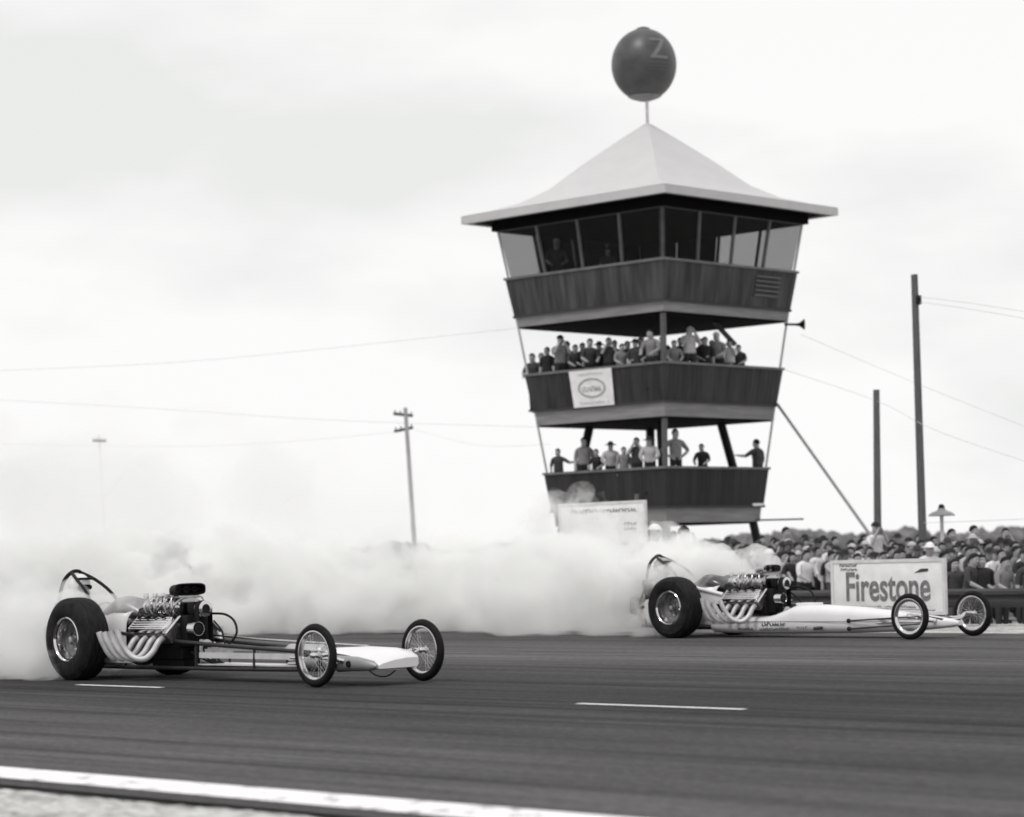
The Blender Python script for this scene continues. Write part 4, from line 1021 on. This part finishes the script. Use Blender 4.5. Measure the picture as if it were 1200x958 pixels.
# ------------------------------------------------------------------ tyre smoke
def smoke_mat(name, dens, col=.985, an=.0, scale=1.):
    """smoke of uneven density: billows from a noise field fixed in the air"""
    m = bpy.data.materials.new(name); m.use_nodes = True; nt = m.node_tree; nt.nodes.clear(); L = nt.links.new
    o = nt.nodes.new('ShaderNodeOutputMaterial'); v = nt.nodes.new('ShaderNodeVolumePrincipled')
    v.inputs['Color'].default_value = (col, col, col*.995, 1); v.inputs['Anisotropy'].default_value = an
    tc = nt.nodes.new('ShaderNodeTexCoord'); n = nt.nodes.new('ShaderNodeTexNoise'); n.inputs['Scale'].default_value = scale; n.inputs['Detail'].default_value = 3.5; n.inputs['Roughness'].default_value = .58; n.inputs['Distortion'].default_value = .5
    r = nt.nodes.new('ShaderNodeMapRange'); r.interpolation_type = 'SMOOTHSTEP'
    r.inputs[1].default_value = .41; r.inputs[2].default_value = .64; r.inputs[3].default_value = dens*.04; r.inputs[4].default_value = dens*2.9
    L(tc.outputs['Object'], n.inputs['Vector']); L(n.outputs['Fac'], r.inputs[0]); L(r.outputs[0], v.inputs['Density'])
    L(v.outputs[0], o.inputs['Volume']); return m
def smoke(name, puffs, dens, vox, label, disp=.35, fr=.9, scale=1., col=.985):
    mb = MB()
    for p, r in puffs:
        res = bmesh.ops.create_icosphere(mb.bm, subdivisions=2, radius=r)
        bmesh.ops.translate(mb.bm, verts=res['verts'], vec=Vector(p))
    o = mb.build('tmp_smoke', smoke_mat(name+'_air', dens, col, scale=scale))
    m = o.modifiers.new('r', 'REMESH'); m.mode = 'VOXEL'; m.voxel_size = vox
    dg = bpy.context.evaluated_depsgraph_get(); me = bpy.data.meshes.new_from_object(o.evaluated_get(dg))
    COL.objects.unlink(o); bpy.data.objects.remove(o)
    bm = bmesh.new(); bm.from_mesh(me); bm.normal_update()
    for _ in range(2): bmesh.ops.smooth_vert(bm, verts=bm.verts, factor=.5, use_axis_x=True, use_axis_y=True, use_axis_z=True)
    bm.normal_update(); off = {}
    for v in bm.verts:
        c = v.co
        n_ = noise.noise(c*fr)+.55*noise.noise(c*fr*2.3+Vector((5, 1, 2)))+.3*noise.noise(c*fr*5.1)
        off[v] = v.normal*disp*n_
    for v, d_ in off.items():
        v.co += d_
        if v.co.z < .006: v.co.z = .006
    bm.to_mesh(me); bm.free()
    for p in me.polygons: p.use_smooth = True
    me.name = name; ob = bpy.data.objects.new(name, me); COL.objects.link(ob)
    return tag(ob, label, 'smoke', kind='stuff')
lu, lv_ = LEFT.location.dot(DU), LEFT.location.dot(DN)
ru, rv = RIGHT.location.dot(DU), RIGHT.location.dot(DN)
rnd = random.Random(11)
pf = []
u = ru-.9
while u > -76:
    t = (ru-.9-u)/50
    top = 1.2+.6*min(1, (ru-u)/4)+1.6*max(0, t-.2)**1.1
    for k in range(7):
        r = rnd.uniform(.38, .8)*(1+.5*t); z = rnd.uniform(0, max(.3, top-r*.8))
        pf.append((T(u+rnd.uniform(-.5, .5), 26.5+rnd.uniform(-.35, 4.)*(1 if u < ru-2.5 else .5), z), r))
    u -= .75
smoke('tyre_smoke', pf, 1.15, .17, 'long white bank of tyre smoke trailing behind the white-bodied dragster', .28, .8, 1.35)
pf = []
u = lu-.55
while u > -48:
    t = (lu-.55-u)/24
    for k in range(6):
        r = rnd.uniform(.28, .45)+.8*min(1, t*2.2)*rnd.uniform(.7, 1.2); top = .55+3.4*min(1, t*1.9)
        pf.append((T(u+rnd.uniform(-.4, .4), lv_+rnd.uniform(-.75, .75)*(1+1.6*t), max(.2*r, rnd.uniform(0, top-r*.5))), r))
    u -= .5
smoke('tyre_smoke', pf, .8, .15, 'thick white tyre smoke boiling up behind the bare-frame dragster', .36, .95, 1.35)
# high thin drift over both banks
pf = []
u = -34.
while u > -86:
    t = (-34-u)/52
    for k in range(3):
        r = rnd.uniform(.9, 1.5)*(1+.9*t)
        pf.append((T(u+rnd.uniform(-1, 1), 27+rnd.uniform(-1, 5), 1.4+(.8+4.2*t)*rnd.random()), r))
    u -= 1.3
smoke('smoke_haze', pf, .075, .3, 'high thin smoke drifting above the banks and whitening the sky at the left', .8, .4, .3)
# thinner veils drifting forward over both cars and round the half-hidden signboard
def veil(spec, dens, label, seed, disp=.2):
    r_ = random.Random(seed); q = []
    for (u0, v0, z0), rad, n_, sp_ in spec:
        for k in range(n_): q.append((T(u0+r_.uniform(-sp_, sp_), v0+r_.uniform(-.35, .35)*sp_*1.4, max(.1, z0+r_.uniform(-.4, .4)*sp_)), rad*r_.uniform(.7, 1.2)))
    smoke('smoke_veil', q, dens, .09, label, disp, 1.6, 2.6)
veil([((lu-.85, lv_-.3, .6), .34, 14, .45), ((lu-.35, lv_-.3, .66), .28, 12, .35), ((lu+.2, lv_-.28, .7), .2, 12, .25), ((lu-.55, lv_-.95, .2), .26, 12, .4), ((lu-.1, lv_-1.0, .06), .15, 8, .22)], 1.25, 'thin smoke veil hanging over the cockpit of the bare-frame dragster', 5, .1)
veil([((ru-1.0, rv+.0, .68), .38, 16, .5), ((ru-.4, rv-.05, .78), .3, 14, .4), ((ru+.15, rv+.2, .82), .22, 10, .35), ((ru-.2, rv+.9, .9), .3, 10, .5), ((ru-1.0, rv-.35, .85), .26, 10, .3)], 2.2, 'thin smoke veil hanging over the cockpit of the white-bodied dragster', 6, .12)
q = []; r_ = random.Random(19)
for px, py, r, k in ((190, 668, .1, 5), (197, 655, .13, 6), (206, 645, .16, 6), (215, 660, .12, 4), (262, 694, .09, 4), (280, 688, .12, 4), (235, 672, .12, 4)):
    for _ in range(k): q.append((at_v(px+r_.uniform(-12, 12), py+r_.uniform(-8, 8), lv_+.7+r_.uniform(-.2, .4)), r*r_.uniform(.7, 1.3)))
smoke('exhaust_smoke', q, .55, .05, 'darker grey exhaust puffs above and behind the engine of the bare-frame dragster', .16, 2.2, 3.2, .62)
q = []
r_ = random.Random(9)
for k in range(34):
    px = r_.uniform(632, 752); tp = 596+max(0, px-668)*.36
    q.append((at_v(px, r_.uniform(tp+6, 650), r_.uniform(33.2, 35.4)), r_.uniform(.22, .42)))
for k in range(26): q.append((at_v(r_.uniform(636, 712), r_.uniform(578, 612), r_.uniform(33.5, 35.2)), r_.uniform(.16, .3)))
smoke('smoke_veil', q, .36, .08, 'wisps of smoke rising in front of the half-hidden signboard below the tower', .4, 1.0, 2.2)

# ------------------------------------------------------------------ camera and render settings
cd = bpy.data.cameras.new('camera'); cam = bpy.data.objects.new('camera', cd); COL.objects.link(cam); SC.camera = cam
cam.location = (0, 0, EYE)
cam.rotation_euler = (Matrix.Rotation(PI/2, 3, 'X') @ Matrix.Rotation(-ROLL, 3, 'Z')).to_euler()
cd.sensor_fit = 'HORIZONTAL'; cd.sensor_width = 36; cd.lens = 36*F/1200
cd.shift_y = (HOR-479)*CR/1200; cd.shift_x = -(HOR-479)*SR/1200
cd.clip_start = .5; cd.clip_end = 6000
cd.dof.use_dof = True; cd.dof.focus_distance = 27.5; cd.dof.aperture_fstop = 1.9
SC.view_settings.view_transform = 'Standard'; SC.view_settings.look = 'None'; SC.view_settings.exposure = 0; SC.view_settings.gamma = 1; SC.view_settings.use_curve_mapping = False
SC.render.engine = 'CYCLES'; cy = SC.cycles
cy.max_bounces = 12; cy.volume_bounces = 10; cy.transparent_max_bounces = 16; cy.diffuse_bounces = 4; cy.glossy_bounces = 4
cy.use_denoising = True; cy.use_adaptive_sampling = True; cy.adaptive_threshold = .02; cy.filter_width = 1.7
cy.volume_step_rate = .1; cy.volume_max_steps = 256
